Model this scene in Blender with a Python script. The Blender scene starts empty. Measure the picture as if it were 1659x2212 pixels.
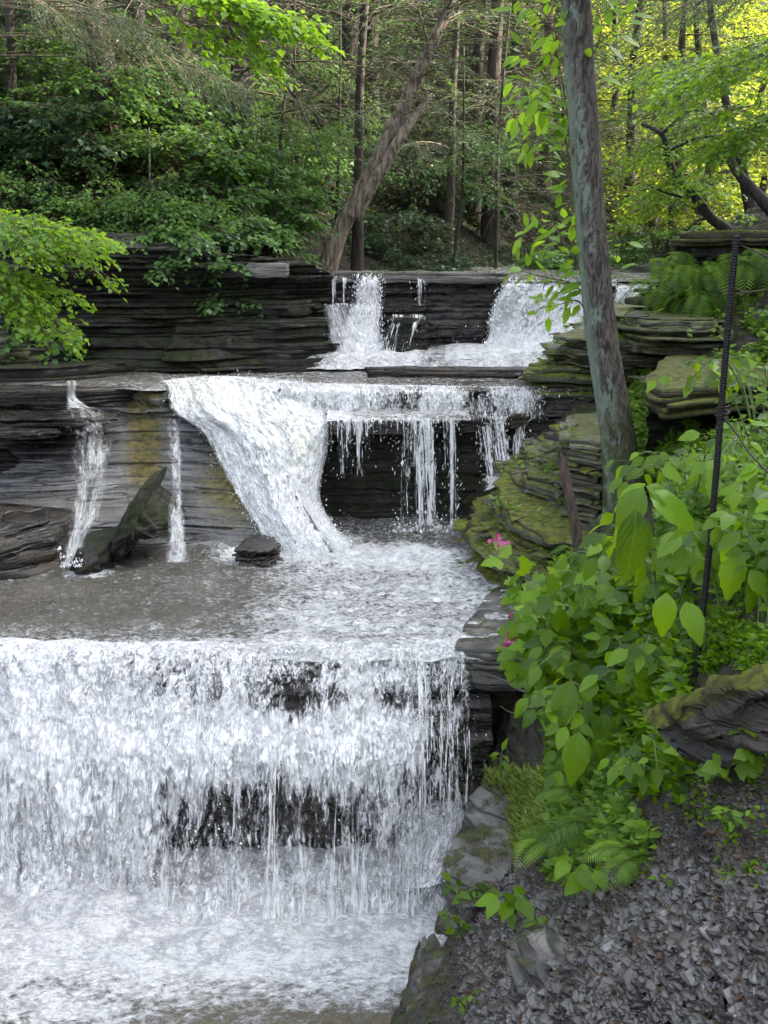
import bpy, math, random
import numpy as np
from mathutils import Vector

# ------------------------------------------------------------------ scene, camera, light
SC = bpy.context.scene
COL = SC.collection
F = 2300.0; CX = 829.5; CY = 1106.0; PITCH = math.radians(13.8)
cp, sp = math.cos(PITCH), math.sin(PITCH)
cam_d = bpy.data.cameras.new('camera'); cam = bpy.data.objects.new('camera', cam_d); COL.objects.link(cam)
cam_d.sensor_fit = 'VERTICAL'; cam_d.sensor_height = 24.0; cam_d.lens = 24.0 * F / 2212.0
cam_d.clip_start = 0.05; cam_d.clip_end = 500
cam.location = (0, 0, 0); cam.rotation_euler = (math.pi / 2 - PITCH, 0, 0)
SC.camera = cam

SUN_EL = math.radians(33); SUN_AZ = math.radians(80)      # azimuth measured from +Y (north) towards +X
w = bpy.data.worlds.new('World'); SC.world = w; w.use_nodes = True
wn = w.node_tree.nodes; wl = w.node_tree.links
bg = wn['Background']; sky = wn.new('ShaderNodeTexSky'); sky.sky_type = 'NISHITA'
sky.sun_disc = False; sky.sun_elevation = SUN_EL; sky.sun_rotation = SUN_AZ
sky.air_density = 0.8; sky.dust_density = 5.0; sky.ozone_density = 1.0
hs = wn.new('ShaderNodeHueSaturation'); hs.inputs['Saturation'].default_value = 0.42; wl.new(sky.outputs[0], hs.inputs['Color']); wl.new(hs.outputs[0], bg.inputs[0]); bg.inputs[1].default_value = 0.15
sd = bpy.data.lights.new('sun', 'SUN'); sd.energy = 2.5; sd.angle = math.radians(0.5); sd.color = (1, 0.86, 0.62)
so = bpy.data.objects.new('sun', sd); COL.objects.link(so)
sdir = Vector((math.sin(SUN_AZ) * math.cos(SUN_EL), math.cos(SUN_AZ) * math.cos(SUN_EL), math.sin(SUN_EL)))
so.rotation_euler = sdir.to_track_quat('Z', 'Y').to_euler(); so.location = (6, 6, 20)
SC.view_settings.view_transform = 'Standard'; SC.view_settings.look = 'None'
SC.view_settings.exposure = 3.1; SC.view_settings.gamma = 1.0
SC.cycles.transparent_max_bounces = 12
SC.cycles.max_bounces = 6

# ------------------------------------------------------------------ picture <-> world helpers
def ray(u, v):
    dx = (u - CX) / F; dz = -(v - CY) / F
    return np.array([dx, cp + sp * dz, -sp + cp * dz])
def P(u, v, y):                       # point on the ray at distance y
    d = ray(u, v); return d * (y / d[1])
def PZ(u, v, z):                      # point on the ray at height z
    d = ray(u, v); return d * (z / d[2])
def proj(p):
    p = np.asarray(p, float)
    D = p[..., 1] * cp - p[..., 2] * sp; h = p[..., 1] * sp + p[..., 2] * cp
    D = np.maximum(D, 1e-3)
    return CX + F * p[..., 0] / D, CY - F * h / D, D

# ------------------------------------------------------------------ noise
def _h(ix, iy, iz, s):
    n = (ix.astype(np.int64) * 374761393 + iy.astype(np.int64) * 668265263 + iz.astype(np.int64) * 2147483647 + s * 1274126177) & 0xffffffff
    n = ((n ^ (n >> 13)) * 1274126177) & 0xffffffff
    n = ((n ^ (n >> 16)) * 2246822519) & 0xffffffff
    n = n ^ (n >> 15)
    return (n & 0xffffff) / float(0xffffff) * 2 - 1
def vn(x, y, z=0.0, s=0):
    x, y, z = np.broadcast_arrays(np.asarray(x, float), np.asarray(y, float), np.asarray(z, float))
    ix, iy, iz = np.floor(x), np.floor(y), np.floor(z)
    fx, fy, fz = x - ix, y - iy, z - iz
    fx = fx * fx * (3 - 2 * fx); fy = fy * fy * (3 - 2 * fy); fz = fz * fz * (3 - 2 * fz)
    ix = ix.astype(np.int64); iy = iy.astype(np.int64); iz = iz.astype(np.int64)
    r = 0
    for a in (0, 1):
        for b in (0, 1):
            for c in (0, 1):
                wgt = (fx if a else 1 - fx) * (fy if b else 1 - fy) * (fz if c else 1 - fz)
                r = r + wgt * _h(ix + a, iy + b, iz + c, s)
    return r
def fbm(x, y, z=0.0, o=4, s=0, g=0.5):
    r = 0; a = 1.0; t = 0; k = 1.0
    for i in range(o):
        r = r + a * vn(np.asarray(x) * k + 7.3 * i, np.asarray(y) * k + 3.1 * i, np.asarray(z) * k + 1.7 * i, s + i); t += a; a *= g; k *= 2.03
    return r / t
def sstep(a, b, x):
    t = np.clip((x - a) / (b - a), 0, 1); return t * t * (3 - 2 * t)

# ------------------------------------------------------------------ object helpers
def tag(o, label=None, cat=None, group=None, kind=None):
    if label: o['label'] = label
    if cat: o['category'] = cat
    if group: o['group'] = group
    if kind: o['kind'] = kind
    return o
def thing(name, loc, label, cat, group=None):
    o = bpy.data.objects.new(name, None); COL.objects.link(o); o.location = tuple(float(c) for c in loc); o.empty_display_size = 0.1
    return tag(o, label, cat, group)
def mesh(name, V, Fs, mat, parent=None, attrs=None, uv=None, smooth=False):
    V = np.asarray(V, float).reshape(-1, 3)
    if parent is not None: V = V - np.array(parent_origin(parent))
    me = bpy.data.meshes.new(name)
    if isinstance(Fs, np.ndarray): Fs = [Fs]
    if len(Fs) and isinstance(Fs[0], np.ndarray):
        loops = np.concatenate([f.reshape(-1) for f in Fs]); sizes = np.concatenate([np.full(len(f), f.shape[1]) for f in Fs])
    else:
        loops = np.array([i for f in Fs for i in f]); sizes = np.array([len(f) for f in Fs])
    starts = np.concatenate([[0], np.cumsum(sizes)[:-1]])
    me.vertices.add(len(V)); me.vertices.foreach_set('co', V.astype(np.float32).ravel())
    me.loops.add(len(loops)); me.loops.foreach_set('vertex_index', loops.astype(np.int32))
    me.polygons.add(len(sizes)); me.polygons.foreach_set('loop_start', starts.astype(np.int32))
    try: me.polygons.foreach_set('loop_total', sizes.astype(np.int32))
    except Exception: pass
    me.update(calc_edges=True)
    if smooth: me.polygons.foreach_set('use_smooth', np.ones(len(sizes), bool))
    for k, a in (attrs or {}).items():
        at = me.attributes.new(k, 'FLOAT', 'POINT'); at.data.foreach_set('value', np.asarray(a, np.float32).ravel())
    if uv is not None:
        ul = me.uv_layers.new(name='UVMap'); ul.data.foreach_set('uv', np.asarray(uv, np.float32).reshape(-1, 2)[loops].ravel())
    me.materials.append(mat)
    me.validate()
    o = bpy.data.objects.new(name, me); COL.objects.link(o)
    if parent is not None: o.parent = parent
    return o
def parent_origin(p):
    x = np.array(p.location)
    if p.parent is not None: x = x + parent_origin(p.parent)
    return x
def gridf(nu, nv, flip=False):
    i = np.arange(nu - 1)[:, None]; j = np.arange(nv - 1)[None, :]
    a = (i * nv + j).ravel(); b = a + nv; q = np.stack([a, b, b + 1, a + 1], 1)
    return q[:, ::-1].copy() if flip else q
def tube(pts, rad, seg=10, rough=0.0, seed=0, cap=True, close=True):
    pts = np.asarray(pts, float); n = len(pts); rad = np.broadcast_to(np.asarray(rad, float), (n,))
    T = np.gradient(pts, axis=0); T /= np.linalg.norm(T, axis=1)[:, None] + 1e-9
    ref = np.array([0, 1, 0.0]) if abs(T[0][1]) < 0.8 else np.array([1.0, 0, 0])
    A = np.cross(T, ref); A /= np.linalg.norm(A, axis=1)[:, None] + 1e-9; B = np.cross(T, A)
    th = np.linspace(0, 2 * math.pi, seg, endpoint=False)
    c, s = np.cos(th), np.sin(th)
    r = rad[:, None] * np.ones(seg)[None]
    if rough:
        L = np.concatenate([[0], np.cumsum(np.linalg.norm(np.diff(pts, axis=0), axis=1))])
        r = r * (1 + rough * fbm(c[None] * 3.0, s[None] * 3.0, L[:, None] * 1.6, 4, seed))
    V = pts[:, None] + r[..., None] * (c[None, :, None] * A[:, None] + s[None, :, None] * B[:, None])
    V = V.reshape(-1, 3)
    i = np.arange(n - 1)[:, None]; j = np.arange(seg)[None]
    a = i * seg + j; b = i * seg + (j + 1) % seg
    Fq = np.stack([a, b, b + seg, a + seg], -1).reshape(-1, 4)
    if cap:
        V = np.concatenate([V, pts[:1], pts[-1:]]); k = n * seg; jj = np.arange(seg); j2 = (jj + 1) % seg
        F1 = np.stack([np.full(seg, k), j2, jj, jj], 1)[:, :3]; F2 = np.stack([np.full(seg, k + 1), (n - 1) * seg + jj, (n - 1) * seg + j2], 1)
        return V, [Fq, F1, F2]
    return V, [Fq]
def join(parts):
    Vs = []; Q = []; T = []; off = 0
    for V, Fl in parts:
        Vs.append(V)
        for f in Fl:
            (Q if f.shape[1] == 4 else T).append(f + off)
        off += len(V)
    out = []
    if Q: out.append(np.concatenate(Q))
    if T: out.append(np.concatenate(T))
    return np.concatenate(Vs), out
def smooth_path(pts, n):
    pts = np.asarray(pts, float); k = len(pts)
    t = np.linspace(0, k - 1, n); i = np.clip(t.astype(int), 0, k - 2); f = (t - i)[:, None]
    p0 = pts[np.clip(i - 1, 0, k - 1)]; p1 = pts[i]; p2 = pts[i + 1]; p3 = pts[np.clip(i + 2, 0, k - 1)]
    return 0.5 * (2 * p1 + (p2 - p0) * f + (2 * p0 - 5 * p1 + 4 * p2 - p3) * f ** 2 + (-p0 + 3 * p1 - 3 * p2 + p3) * f ** 3)

# ------------------------------------------------------------------ materials
def newmat(name):
    m = bpy.data.materials.new(name); m.use_nodes = True
    nt = m.node_tree; return m, nt.nodes, nt.links, nt.nodes['Principled BSDF']
class N:
    """tiny node-graph helper"""
    def __init__(s, nt): s.nt = nt
    def n(s, typ, **kw):
        x = s.nt.nodes.new(typ)
        for k, v in kw.items(): setattr(x, k, v)
        return x
    def l(s, a, b): s.nt.links.new(a, b)
    def noise(s, vec, scale, detail=5, rough=0.55, dist=0.0):
        x = s.n('ShaderNodeTexNoise'); x.inputs['Scale'].default_value = scale; x.inputs['Detail'].default_value = detail
        x.inputs['Roughness'].default_value = rough; x.inputs['Distortion'].default_value = dist
        s.l(vec, x.inputs['Vector']); return x.outputs['Fac']
    def map(s, vec, sc, loc=(0, 0, 0)):
        x = s.n('ShaderNodeMapping'); x.inputs['Scale'].default_value = sc; x.inputs['Location'].default_value = loc; s.l(vec, x.inputs['Vector']); return x.outputs[0]
    def rng(s, v, a, b, c=0.0, d=1.0):
        x = s.n('ShaderNodeMapRange'); x.interpolation_type = 'SMOOTHSTEP'
        s.l(v, x.inputs[0])
        for i, q in enumerate((a, b, c, d)):
            if isinstance(q, (int, float)): x.inputs[i + 1].default_value = q
            else: s.l(q, x.inputs[i + 1])
        return x.outputs[0]
    def m(s, op, a, b=None, c=None):
        x = s.n('ShaderNodeMath', operation=op)
        for i, q in enumerate((a, b, c)):
            if q is None: continue
            if isinstance(q, (int, float)): x.inputs[i].default_value = q
            else: s.l(q, x.inputs[i])
        return x.outputs[0]
    def mix(s, f, a, b):
        x = s.n('ShaderNodeMix', data_type='RGBA')
        if isinstance(f, (int, float)): x.inputs[0].default_value = f
        else: s.l(f, x.inputs[0])
        for i, q in ((6, a), (7, b)):
            if isinstance(q, tuple): x.inputs[i].default_value = (*q, 1) if len(q) == 3 else q
            else: s.l(q, x.inputs[i])
        return x.outputs[2]
    def bump(s, h, strength, dist=0.02, normal=None):
        x = s.n('ShaderNodeBump'); x.inputs['Strength'].default_value = strength; x.inputs['Distance'].default_value = dist
        s.l(h, x.inputs['Height'])
        if normal is not None: s.l(normal, x.inputs['Normal'])
        return x.outputs[0]
    def attr(s, name):
        x = s.n('ShaderNodeAttribute'); x.attribute_name = name; return x.outputs['Fac']
    def pos(s): return s.n('ShaderNodeNewGeometry').outputs['Position']
    def nz(s):
        g = s.n('ShaderNodeNewGeometry'); x = s.n('ShaderNodeSeparateXYZ'); s.l(g.outputs['Normal'], x.inputs[0]); return x.outputs[2]

def rock_mat(name, dark=(0.03, 0.03, 0.032), light=(0.14, 0.135, 0.13), stain=(0.16, 0.13, 0.07), stain_amt=0.3, moss=0.0,
             mosscol=(0.11, 0.14, 0.02), rlo=0.2, rhi=0.6, zfreq=38.0, bump=0.7, spec=0.5, usemossattr=False, usetint=False, lina=0.8):
    m, nd, lk, b = newmat(name); g = N(m.node_tree); p = g.pos()
    wob = g.noise(p, 1.3, 3)
    ps = g.map(p, (2.2, 2.2, zfreq)); st = g.noise(ps, 1.0, 6, 0.62, 0.25)
    ln_ = g.noise(g.map(p, (0.9, 0.9, zfreq * 0.42)), 1.0, 3, 0.5, 0.15); lin = g.rng(g.m('ABSOLUTE', g.m('SUBTRACT', ln_, 0.5)), 0.022, 0.0)
    big = g.noise(p, 2.6, 5, 0.6); fine = g.noise(p, 60, 4, 0.7)
    c = g.mix(g.rng(st, 0.36, 0.66), dark, light)
    c = g.mix(g.m('MULTIPLY', g.rng(big, 0.48, 0.7), stain_amt), c, stain)
    c = g.mix(g.rng(fine, 0.35, 0.75, 0, 0.35), c, (0.02, 0.02, 0.02))
    c = g.mix(g.m('MULTIPLY', lin, lina), c, (0.006, 0.006, 0.006))
    if usetint: c = g.mix(g.m('MULTIPLY', g.attr('tint'), 0.85), c, (0.030, 0.023, 0.018))
    rough = g.rng(g.noise(p, 9, 4), 0.35, 0.65, rlo, rhi)
    h = g.m('SUBTRACT', g.m('ADD', g.m('MULTIPLY', st, 1.0), g.m('MULTIPLY', fine, 0.35)), g.m('MULTIPLY', lin, 0.6))
    nrm = g.bump(h, bump, 0.03)
    if moss > 0:
        mn = g.noise(p, 5.0, 6, 0.7); up = g.rng(g.nz(), 0.1, 0.75)
        f = g.m('MULTIPLY', g.rng(mn, 0.62 - 0.28 * moss, 0.70 - 0.28 * moss), g.m('ADD', g.m('MULTIPLY', up, 0.75), 0.25 * moss))
        if usemossattr: f = g.m('MULTIPLY', f, g.attr('moss'))
        mc = g.mix(g.rng(g.noise(p, 22, 4), 0.35, 0.65), mosscol, tuple(x * 0.35 for x in mosscol))
        c = g.mix(f, c, mc); rough = g.m('ADD', rough, g.m('MULTIPLY', f, 0.5))
        nrm = g.bump(g.m('MULTIPLY', g.noise(p, 90, 4, 0.8), f), 0.9, 0.02, nrm)
    lk.new(c, b.inputs['Base Color']); lk.new(rough, b.inputs['Roughness']); lk.new(nrm, b.inputs['Normal'])
    b.inputs['Specular IOR Level'].default_value = spec
    return m
def leaf_mat(name, dark, light, trans, tr=0.45, rough=0.35, spec=0.5, veins=False):
    m, nd, lk, b = newmat(name); g = N(m.node_tree)
    t = g.attr('tint'); c = g.mix(t, dark, light)
    b.inputs['Roughness'].default_value = rough; b.inputs['Specular IOR Level'].default_value = spec
    if veins:
        uvn = g.n('ShaderNodeUVMap').outputs[0]
        sx = g.n('ShaderNodeSeparateXYZ'); g.l(uvn, sx.inputs[0])
        ay = g.m('ABSOLUTE', g.m('SUBTRACT', sx.outputs[1], 0.5))
        k = g.m('FRACT', g.m('MULTIPLY', g.m('SUBTRACT', sx.outputs[0], g.m('MULTIPLY', ay, 0.9)), 7.0))
        vein = g.m('MAXIMUM', g.rng(g.m('ABSOLUTE', g.m('SUBTRACT', k, 0.5)), 0.38, 0.5), g.rng(ay, 0.03, 0.0))
        c = g.mix(g.m('MULTIPLY', vein, 0.28), c, tuple(min(1, x * 1.5 + 0.03) for x in light))
        sp_ = g.rng(g.noise(g.pos(), 45, 3), 0.62, 0.7)
        c = g.mix(g.m('MULTIPLY', sp_, 0.3), c, (0.10, 0.09, 0.03))
        lk.new(g.bump(g.m('ADD', g.m('MULTIPLY', vein, -1.0), g.noise(g.pos(), 60, 3)), 0.35, 0.004), b.inputs['Normal'])
    lk.new(c, b.inputs['Base Color'])
    tl = g.n('ShaderNodeBsdfTranslucent'); tcol = g.mix(t, tuple(x * 0.6 for x in trans), trans); lk.new(tcol, tl.inputs[0])
    mx = g.n('ShaderNodeMixShader'); mx.inputs[0].default_value = tr
    out = nd['Material Output']; lk.new(b.outputs[0], mx.inputs[1]); lk.new(tl.outputs[0], mx.inputs[2]); lk.new(mx.outputs[0], out.inputs[0])
    return m
def bark_mat(name, dark, light, lichen=None, moss=None, zs=3.0, scale=14):
    m, nd, lk, b = newmat(name); g = N(m.node_tree); p = g.pos()
    ps = g.map(p, (scale, scale, zs)); n1 = g.noise(ps, 1.0, 6, 0.65, 0.6); n2 = g.noise(p, 70, 4, 0.7)
    c = g.mix(g.rng(n1, 0.38, 0.62), dark, light)
    if lichen:
        ln = g.noise(g.map(p, (1.0, 1.0, 0.5)), 10, 7, 0.75, 0.4)
        f = g.m('MULTIPLY', g.rng(ln, 0.50, 0.56), g.rng(n1, 0.38, 0.50)); sx = g.n('ShaderNodeSeparateXYZ'); gg = g.n('ShaderNodeNewGeometry'); g.l(gg.outputs['Normal'], sx.inputs[0]); f = g.m('MULTIPLY', g.m('MAXIMUM', f, g.m('MULTIPLY', g.rng(ln, 0.36, 0.44), g.rng(sx.outputs[0], -0.5, -0.95))), g.rng(g.m('ADD', sx.outputs[0], g.m('MULTIPLY', g.m('SUBTRACT', ln, 0.5), 1.5)), 0.40, -0.15)); c = g.mix(g.m('MULTIPLY', f, 0.78), c, lichen)
    if moss:
        z = g.n('ShaderNodeSeparateXYZ'); g.l(p, z.inputs[0])
        f = g.m('MULTIPLY', g.rng(z.outputs[2], moss[1], moss[0]), g.rng(g.noise(p, 9, 5, 0.7), 0.35, 0.55)); c = g.mix(f, c, (0.045, 0.06, 0.012))
    h = g.m('ADD', n1, g.m('MULTIPLY', n2, 0.3))
    lk.new(g.bump(h, 0.9, 0.03), b.inputs['Normal']); lk.new(c, b.inputs['Base Color']); b.inputs['Roughness'].default_value = 0.75
    return m
def plain_mat(name, col, rough=0.6, metal=0.0):
    m, nd, lk, b = newmat(name); g = N(m.node_tree)
    c = g.mix(g.rng(g.noise(g.pos(), 40, 4), 0.3, 0.7), tuple(x * 0.6 for x in col), col); lk.new(c, b.inputs['Base Color'])
    b.inputs['Roughness'].default_value = rough; b.inputs['Metallic'].default_value = metal
    lk.new(g.bump(g.noise(g.pos(), 80, 3), 0.3, 0.01), b.inputs['Normal']); return m
def fall_mat(name, a=(6.5, 2.8), bsc=(34, 14), tint=(0.78, 0.78, 0.77), warm=(0.66, 0.66, 0.50), soft=0.17, amax=1.0):
    m, nd, lk, b = newmat(name); g = N(m.node_tree); uv = g.n('ShaderNodeUVMap').outputs[0]
    n1 = g.noise(g.map(uv, (a[0], a[1], 1)), 1.0, 5, 0.62, 1.6)
    n2 = g.noise(g.map(uv, (bsc[0], bsc[1], 1), (3, 7, 0)), 1.0, 5, 0.68, 1.6)
    n3 = g.noise(g.map(uv, (bsc[0] * 2.6, bsc[1] * 2.2, 1), (8, 1, 0)), 1.0, 3, 0.7, 1.0)
    mm = g.m('ADD', g.m('ADD', g.m('MULTIPLY', n1, 0.50), g.m('MULTIPLY', n2, 0.40)), g.m('MULTIPLY', n3, 0.10))
    thr = g.m('SUBTRACT', 0.70, g.m('MULTIPLY', g.attr('dens'), 0.42))
    al = g.rng(mm, g.m('SUBTRACT', thr, soft * 0.5), g.m('ADD', thr, soft * 0.5))
    al = g.m('MULTIPLY', g.m('MULTIPLY', al, amax), g.rng(g.attr('dens'), 0.02, 0.12))
    c = g.mix(g.rng(n2, 0.42, 0.60), (0.46, 0.47, 0.48), tint)
    c = g.mix(g.m('MULTIPLY', g.attr('warm'), g.rng(n1, 0.35, 0.6)), c, warm)
    lk.new(c, b.inputs['Base Color']); lk.new(al, b.inputs['Alpha']); b.inputs['Roughness'].default_value = 0.22
    lk.new(g.bump(g.m('ADD', n1, g.m('MULTIPLY', n2, 0.7)), 0.6, 0.04), b.inputs['Normal'])
    return m
def pool_mat(name, murk=(0.085, 0.074, 0.046), rip=(16, 16), foamscale=5.0, fw=0.28):
    m, nd, lk, b = newmat(name); g = N(m.node_tree); p = g.pos()
    n1 = g.noise(g.map(p, (rip[0], rip[1], rip[0])), 1.0, 5, 0.6, 0.5); n2 = g.noise(g.map(p, (55, 70, 55)), 1.0, 3, 0.6, 0.4)
    fo = g.attr('foam')
    fn = g.noise(g.map(p, (foamscale, foamscale * 1.5, foamscale)), 1.0, 8, 0.72, 1.4)
    ff = g.noise(g.map(p, (26, 48, 30)), 1.0, 5, 0.72, 0.8)
    lace = g.m('SUBTRACT', 1.0, g.m('MULTIPLY', g.m('ABSOLUTE', g.m('SUBTRACT', g.noise(g.map(p, (foamscale * 1.3, foamscale * 2.0, foamscale), (5, 2, 1)), 1.0, 5, 0.6, 1.2), 0.5)), 5.0))
    fn = g.m('ADD', g.m('MULTIPLY', fn, 0.72), g.m('MULTIPLY', lace, 0.16))
    fm = g.m('ADD', g.m('MULTIPLY', fn, 1 - fw), g.m('MULTIPLY', ff, fw))
    thr = g.m('SUBTRACT', 0.66, g.m('MULTIPLY', fo, 0.42))
    f = g.rng(fm, g.m('SUBTRACT', thr, 0.06), g.m('ADD', thr, 0.12)); f = g.m('MULTIPLY', f, g.rng(fo, 0.01, 0.15))
    c0 = g.mix(g.rng(g.noise(p, 2.2, 4), 0.35, 0.65), murk, tuple(x * 1.6 for x in murk))
    c = g.mix(f, c0, g.mix(g.rng(g.m('ADD', g.m('MULTIPLY', ff, 0.5), g.m('MULTIPLY', g.noise(p, 9, 5, 0.65, 1.0), 0.5)), 0.40, 0.58), (0.50, 0.51, 0.52), (0.93, 0.93, 0.92)))  # grey noise in the foam colour stands in for shade in its hollows
    lk.new(c, b.inputs['Base Color']); lk.new(g.m('ADD', 0.07, g.m('MULTIPLY', f, 0.35)), b.inputs['Roughness'])
    b.inputs['IOR'].default_value = 1.36; b.inputs['Specular IOR Level'].default_value = 1.0
    h = g.m('ADD', g.m('ADD', n1, g.m('MULTIPLY', n2, 0.35)), g.m('MULTIPLY', g.m('MULTIPLY', ff, f), 0.5))
    lk.new(g.bump(h, 1.0, 0.06), b.inputs['Normal'])
    return m

M = {}
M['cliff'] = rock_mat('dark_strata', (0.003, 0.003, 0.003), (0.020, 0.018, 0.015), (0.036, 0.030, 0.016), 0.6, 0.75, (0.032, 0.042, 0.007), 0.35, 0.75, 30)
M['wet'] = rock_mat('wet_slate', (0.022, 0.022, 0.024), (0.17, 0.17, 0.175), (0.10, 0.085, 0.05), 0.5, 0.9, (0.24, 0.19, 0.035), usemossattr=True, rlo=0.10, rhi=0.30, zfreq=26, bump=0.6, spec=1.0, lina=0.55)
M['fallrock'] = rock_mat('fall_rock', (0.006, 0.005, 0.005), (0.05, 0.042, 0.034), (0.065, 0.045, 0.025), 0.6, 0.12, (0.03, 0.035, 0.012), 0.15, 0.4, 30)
M['mossrock'] = rock_mat('mossy_shale', (0.012, 0.012, 0.012), (0.19, 0.185, 0.18), (0.10, 0.09, 0.05), 0.4, 1.0, (0.18, 0.21, 0.015), 0.3, 0.6, 40, usemossattr=True)
M['darkmoss'] = rock_mat('dark_ledge', (0.006, 0.006, 0.006), (0.05, 0.046, 0.042), (0.05, 0.035, 0.02), 0.5, 0.9, (0.17, 0.19, 0.015), 0.3, 0.6, 34, usemossattr=True)
M['bank'] = rock_mat('bank_ground', (0.010, 0.008, 0.006), (0.05, 0.042, 0.034), (0.03, 0.02, 0.012), 0.8, 0.5, (0.07, 0.09, 0.015), 0.35, 0.75, 14)
M['pale'] = rock_mat('pale_shale', (0.03, 0.028, 0.025), (0.20, 0.19, 0.175), (0.14, 0.13, 0.09), 0.5, 0.45, (0.10, 0.11, 0.03), 0.35, 0.6, 26)
M['shard'] = rock_mat('shale_shard', (0.035, 0.032, 0.030), (0.24, 0.235, 0.23), (0.10, 0.075, 0.055), 0.5, 0, usetint=True, rlo=0.14, rhi=0.42, zfreq=8, bump=0.25, spec=0.7)
M['hill'] = rock_mat('leaf_litter', (0.010, 0.008, 0.005), (0.034, 0.025, 0.016), (0.02, 0.03, 0.01), 0.8, 0.3, (0.02, 0.035, 0.008), 0.7, 0.95, 9, bump=1.0, spec=0.2)
# ------------------------------------------------------------------ levels of the stream
Z0, Z1, Z2, ZT, Z3 = -3.45, -2.25, -1.12, -1.335, -0.27
CLIFF = [(-6.5, 9.6), (-5, 10.0), (-2.0, 10.4), (-1.0, 10.75), (-0.55, 10.95)]

# ------------------------------------------------------------------ right bank: a height field through surveyed points
_bk = [(1600, 2200, 2.2), (1300, 2200, 2.62), (1100, 2200, 3.1), (950, 2200, 3.75), (830, 2200, 4.25),
       (1640, 2000, 2.45), (1400, 2000, 2.9), (1200, 2000, 3.55), (1050, 2000, 4.25), (940, 2000, 4.95),
       (1640, 1850, 2.75), (1450, 1850, 3.15), (1250, 1850, 4.0), (1100, 1850, 4.95), (1010, 1830, 5.45),
       (1640, 1680, 3.0), (1450, 1680, 3.5), (1250, 1680, 4.5), (1130, 1700, 5.3),
       (1300, 1450, 4.8), (1500, 1475, 3.7), (1650, 1450, 3.1), (1200, 1480, 5.3), (1170, 1330, 6.1),
       (1300, 1300, 5.7), (1450, 1250, 4.9), (1650, 1200, 3.9), (1350, 1125, 6.6), (1260, 1180, 6.9),
       (1450, 1040, 6.8), (1650, 1000, 5.6), (1230, 960, 8.2), (1400, 940, 7.9), (1650, 880, 6.6),
       (1300, 850, 9.0), (1450, 810, 8.7), (1650, 790, 7.6), (1230, 800, 10.2), (1330, 740, 10.2), (1380, 670, 10.9),
       (1450, 650, 9.9), (1650, 640, 8.6), (1430, 612, 11.6)]
_pts = [P(*q) for q in _bk]
_ex = [(-0.4, 4.3, -4.1), (-0.6, 3.3, -4.0), (0.1, 5.0, -4.0), (-0.2, 5.6, -4.0), (0.2, 6.2, -3.4), (0.55, 6.2, -3.0), (0.1, 7.2, -3.0), (0.2, 8.2, -3.0), (0.6, 9.3, -2.0), (0.9, 10.2, -1.6),
       (0.9, 11.2, -1.5), (2.2, 11.8, -0.7), (0.5, 2.4, -2.9), (1.2, 1.2, -1.75), (0.2, 1.2, -2.6), (-0.6, 2.2, -3.9),
       (3.0, 1.0, -1.0), (2.6, 2.5, -0.95), (4.0, 4.0, 0.1), (4.3, 7.0, 0.5), (4.6, 10.0, 0.6), (5.0, 12.0, 0.9), (3.6, 12.5, 0.1), (6.0, 2.0, 1.2), (6.5, 7.0, 1.8), (6.8, 12.0, 2.0), (2.0, 12.6, -0.6)]
BP = np.array([(p[0], p[1], p[2]) for p in _pts] + _ex)
def _tps(r2): return 0.5 * r2 * np.log(r2 + 1e-9)
_A = _tps(((BP[:, None, :2] - BP[None, :, :2]) ** 2).sum(-1)) + np.eye(len(BP)) * 0.03
_Pm = np.c_[np.ones(len(BP)), BP[:, :2]]
_L = np.block([[_A, _Pm], [_Pm.T, np.zeros((3, 3))]])
_W = np.linalg.solve(_L, np.r_[BP[:, 2], 0, 0, 0])
def bank0(x, y):
    x = np.asarray(x, float); y = np.asarray(y, float); r = _W[-3] + _W[-2] * x + _W[-1] * y
    for i in range(len(BP)): r = r + _W[i] * _tps((x - BP[i, 0]) ** 2 + (y - BP[i, 1]) ** 2)
    return r
def bank(x, y):
    z = bank0(x, y)
    z = z + 0.07 * fbm(np.asarray(x) * 1.7, np.asarray(y) * 1.7, 0, 4, 11)
    T = 0.075; w_ = z + 0.035 * fbm(np.asarray(x) * 2.4, np.asarray(y) * 2.4, 3, 3, 17) + 0.1 * np.asarray(x) * 0.3
    q = w_ / T; k = np.floor(q); f = q - k; st = (k + sstep(0.55, 0.98, f)) * T - w_
    far = sstep(3.6, 5.0, y); z = z + st * (0.25 + 0.65 * far)
    return z + 0.012 * fbm(np.asarray(x) * 14, np.asarray(y) * 14, 0, 4, 21)
def bgrid(x0, x1, y0, y1, d):
    xs = np.arange(x0, x1, d); ys = np.arange(y0, y1, d); X, Y = np.meshgrid(xs, ys, indexing='ij')
    return X, Y
X, Y = bgrid(-0.75, 6.9, 0.9, 12.8, 0.026); Z = bank(X, Y)
# a shallow cavity below the overhanging ledge on the right
V = np.stack([X, Y, Z], -1)
o = mesh('ground', V, gridf(*X.shape), M['bank'], smooth=True); tag(o, kind='structure')

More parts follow.
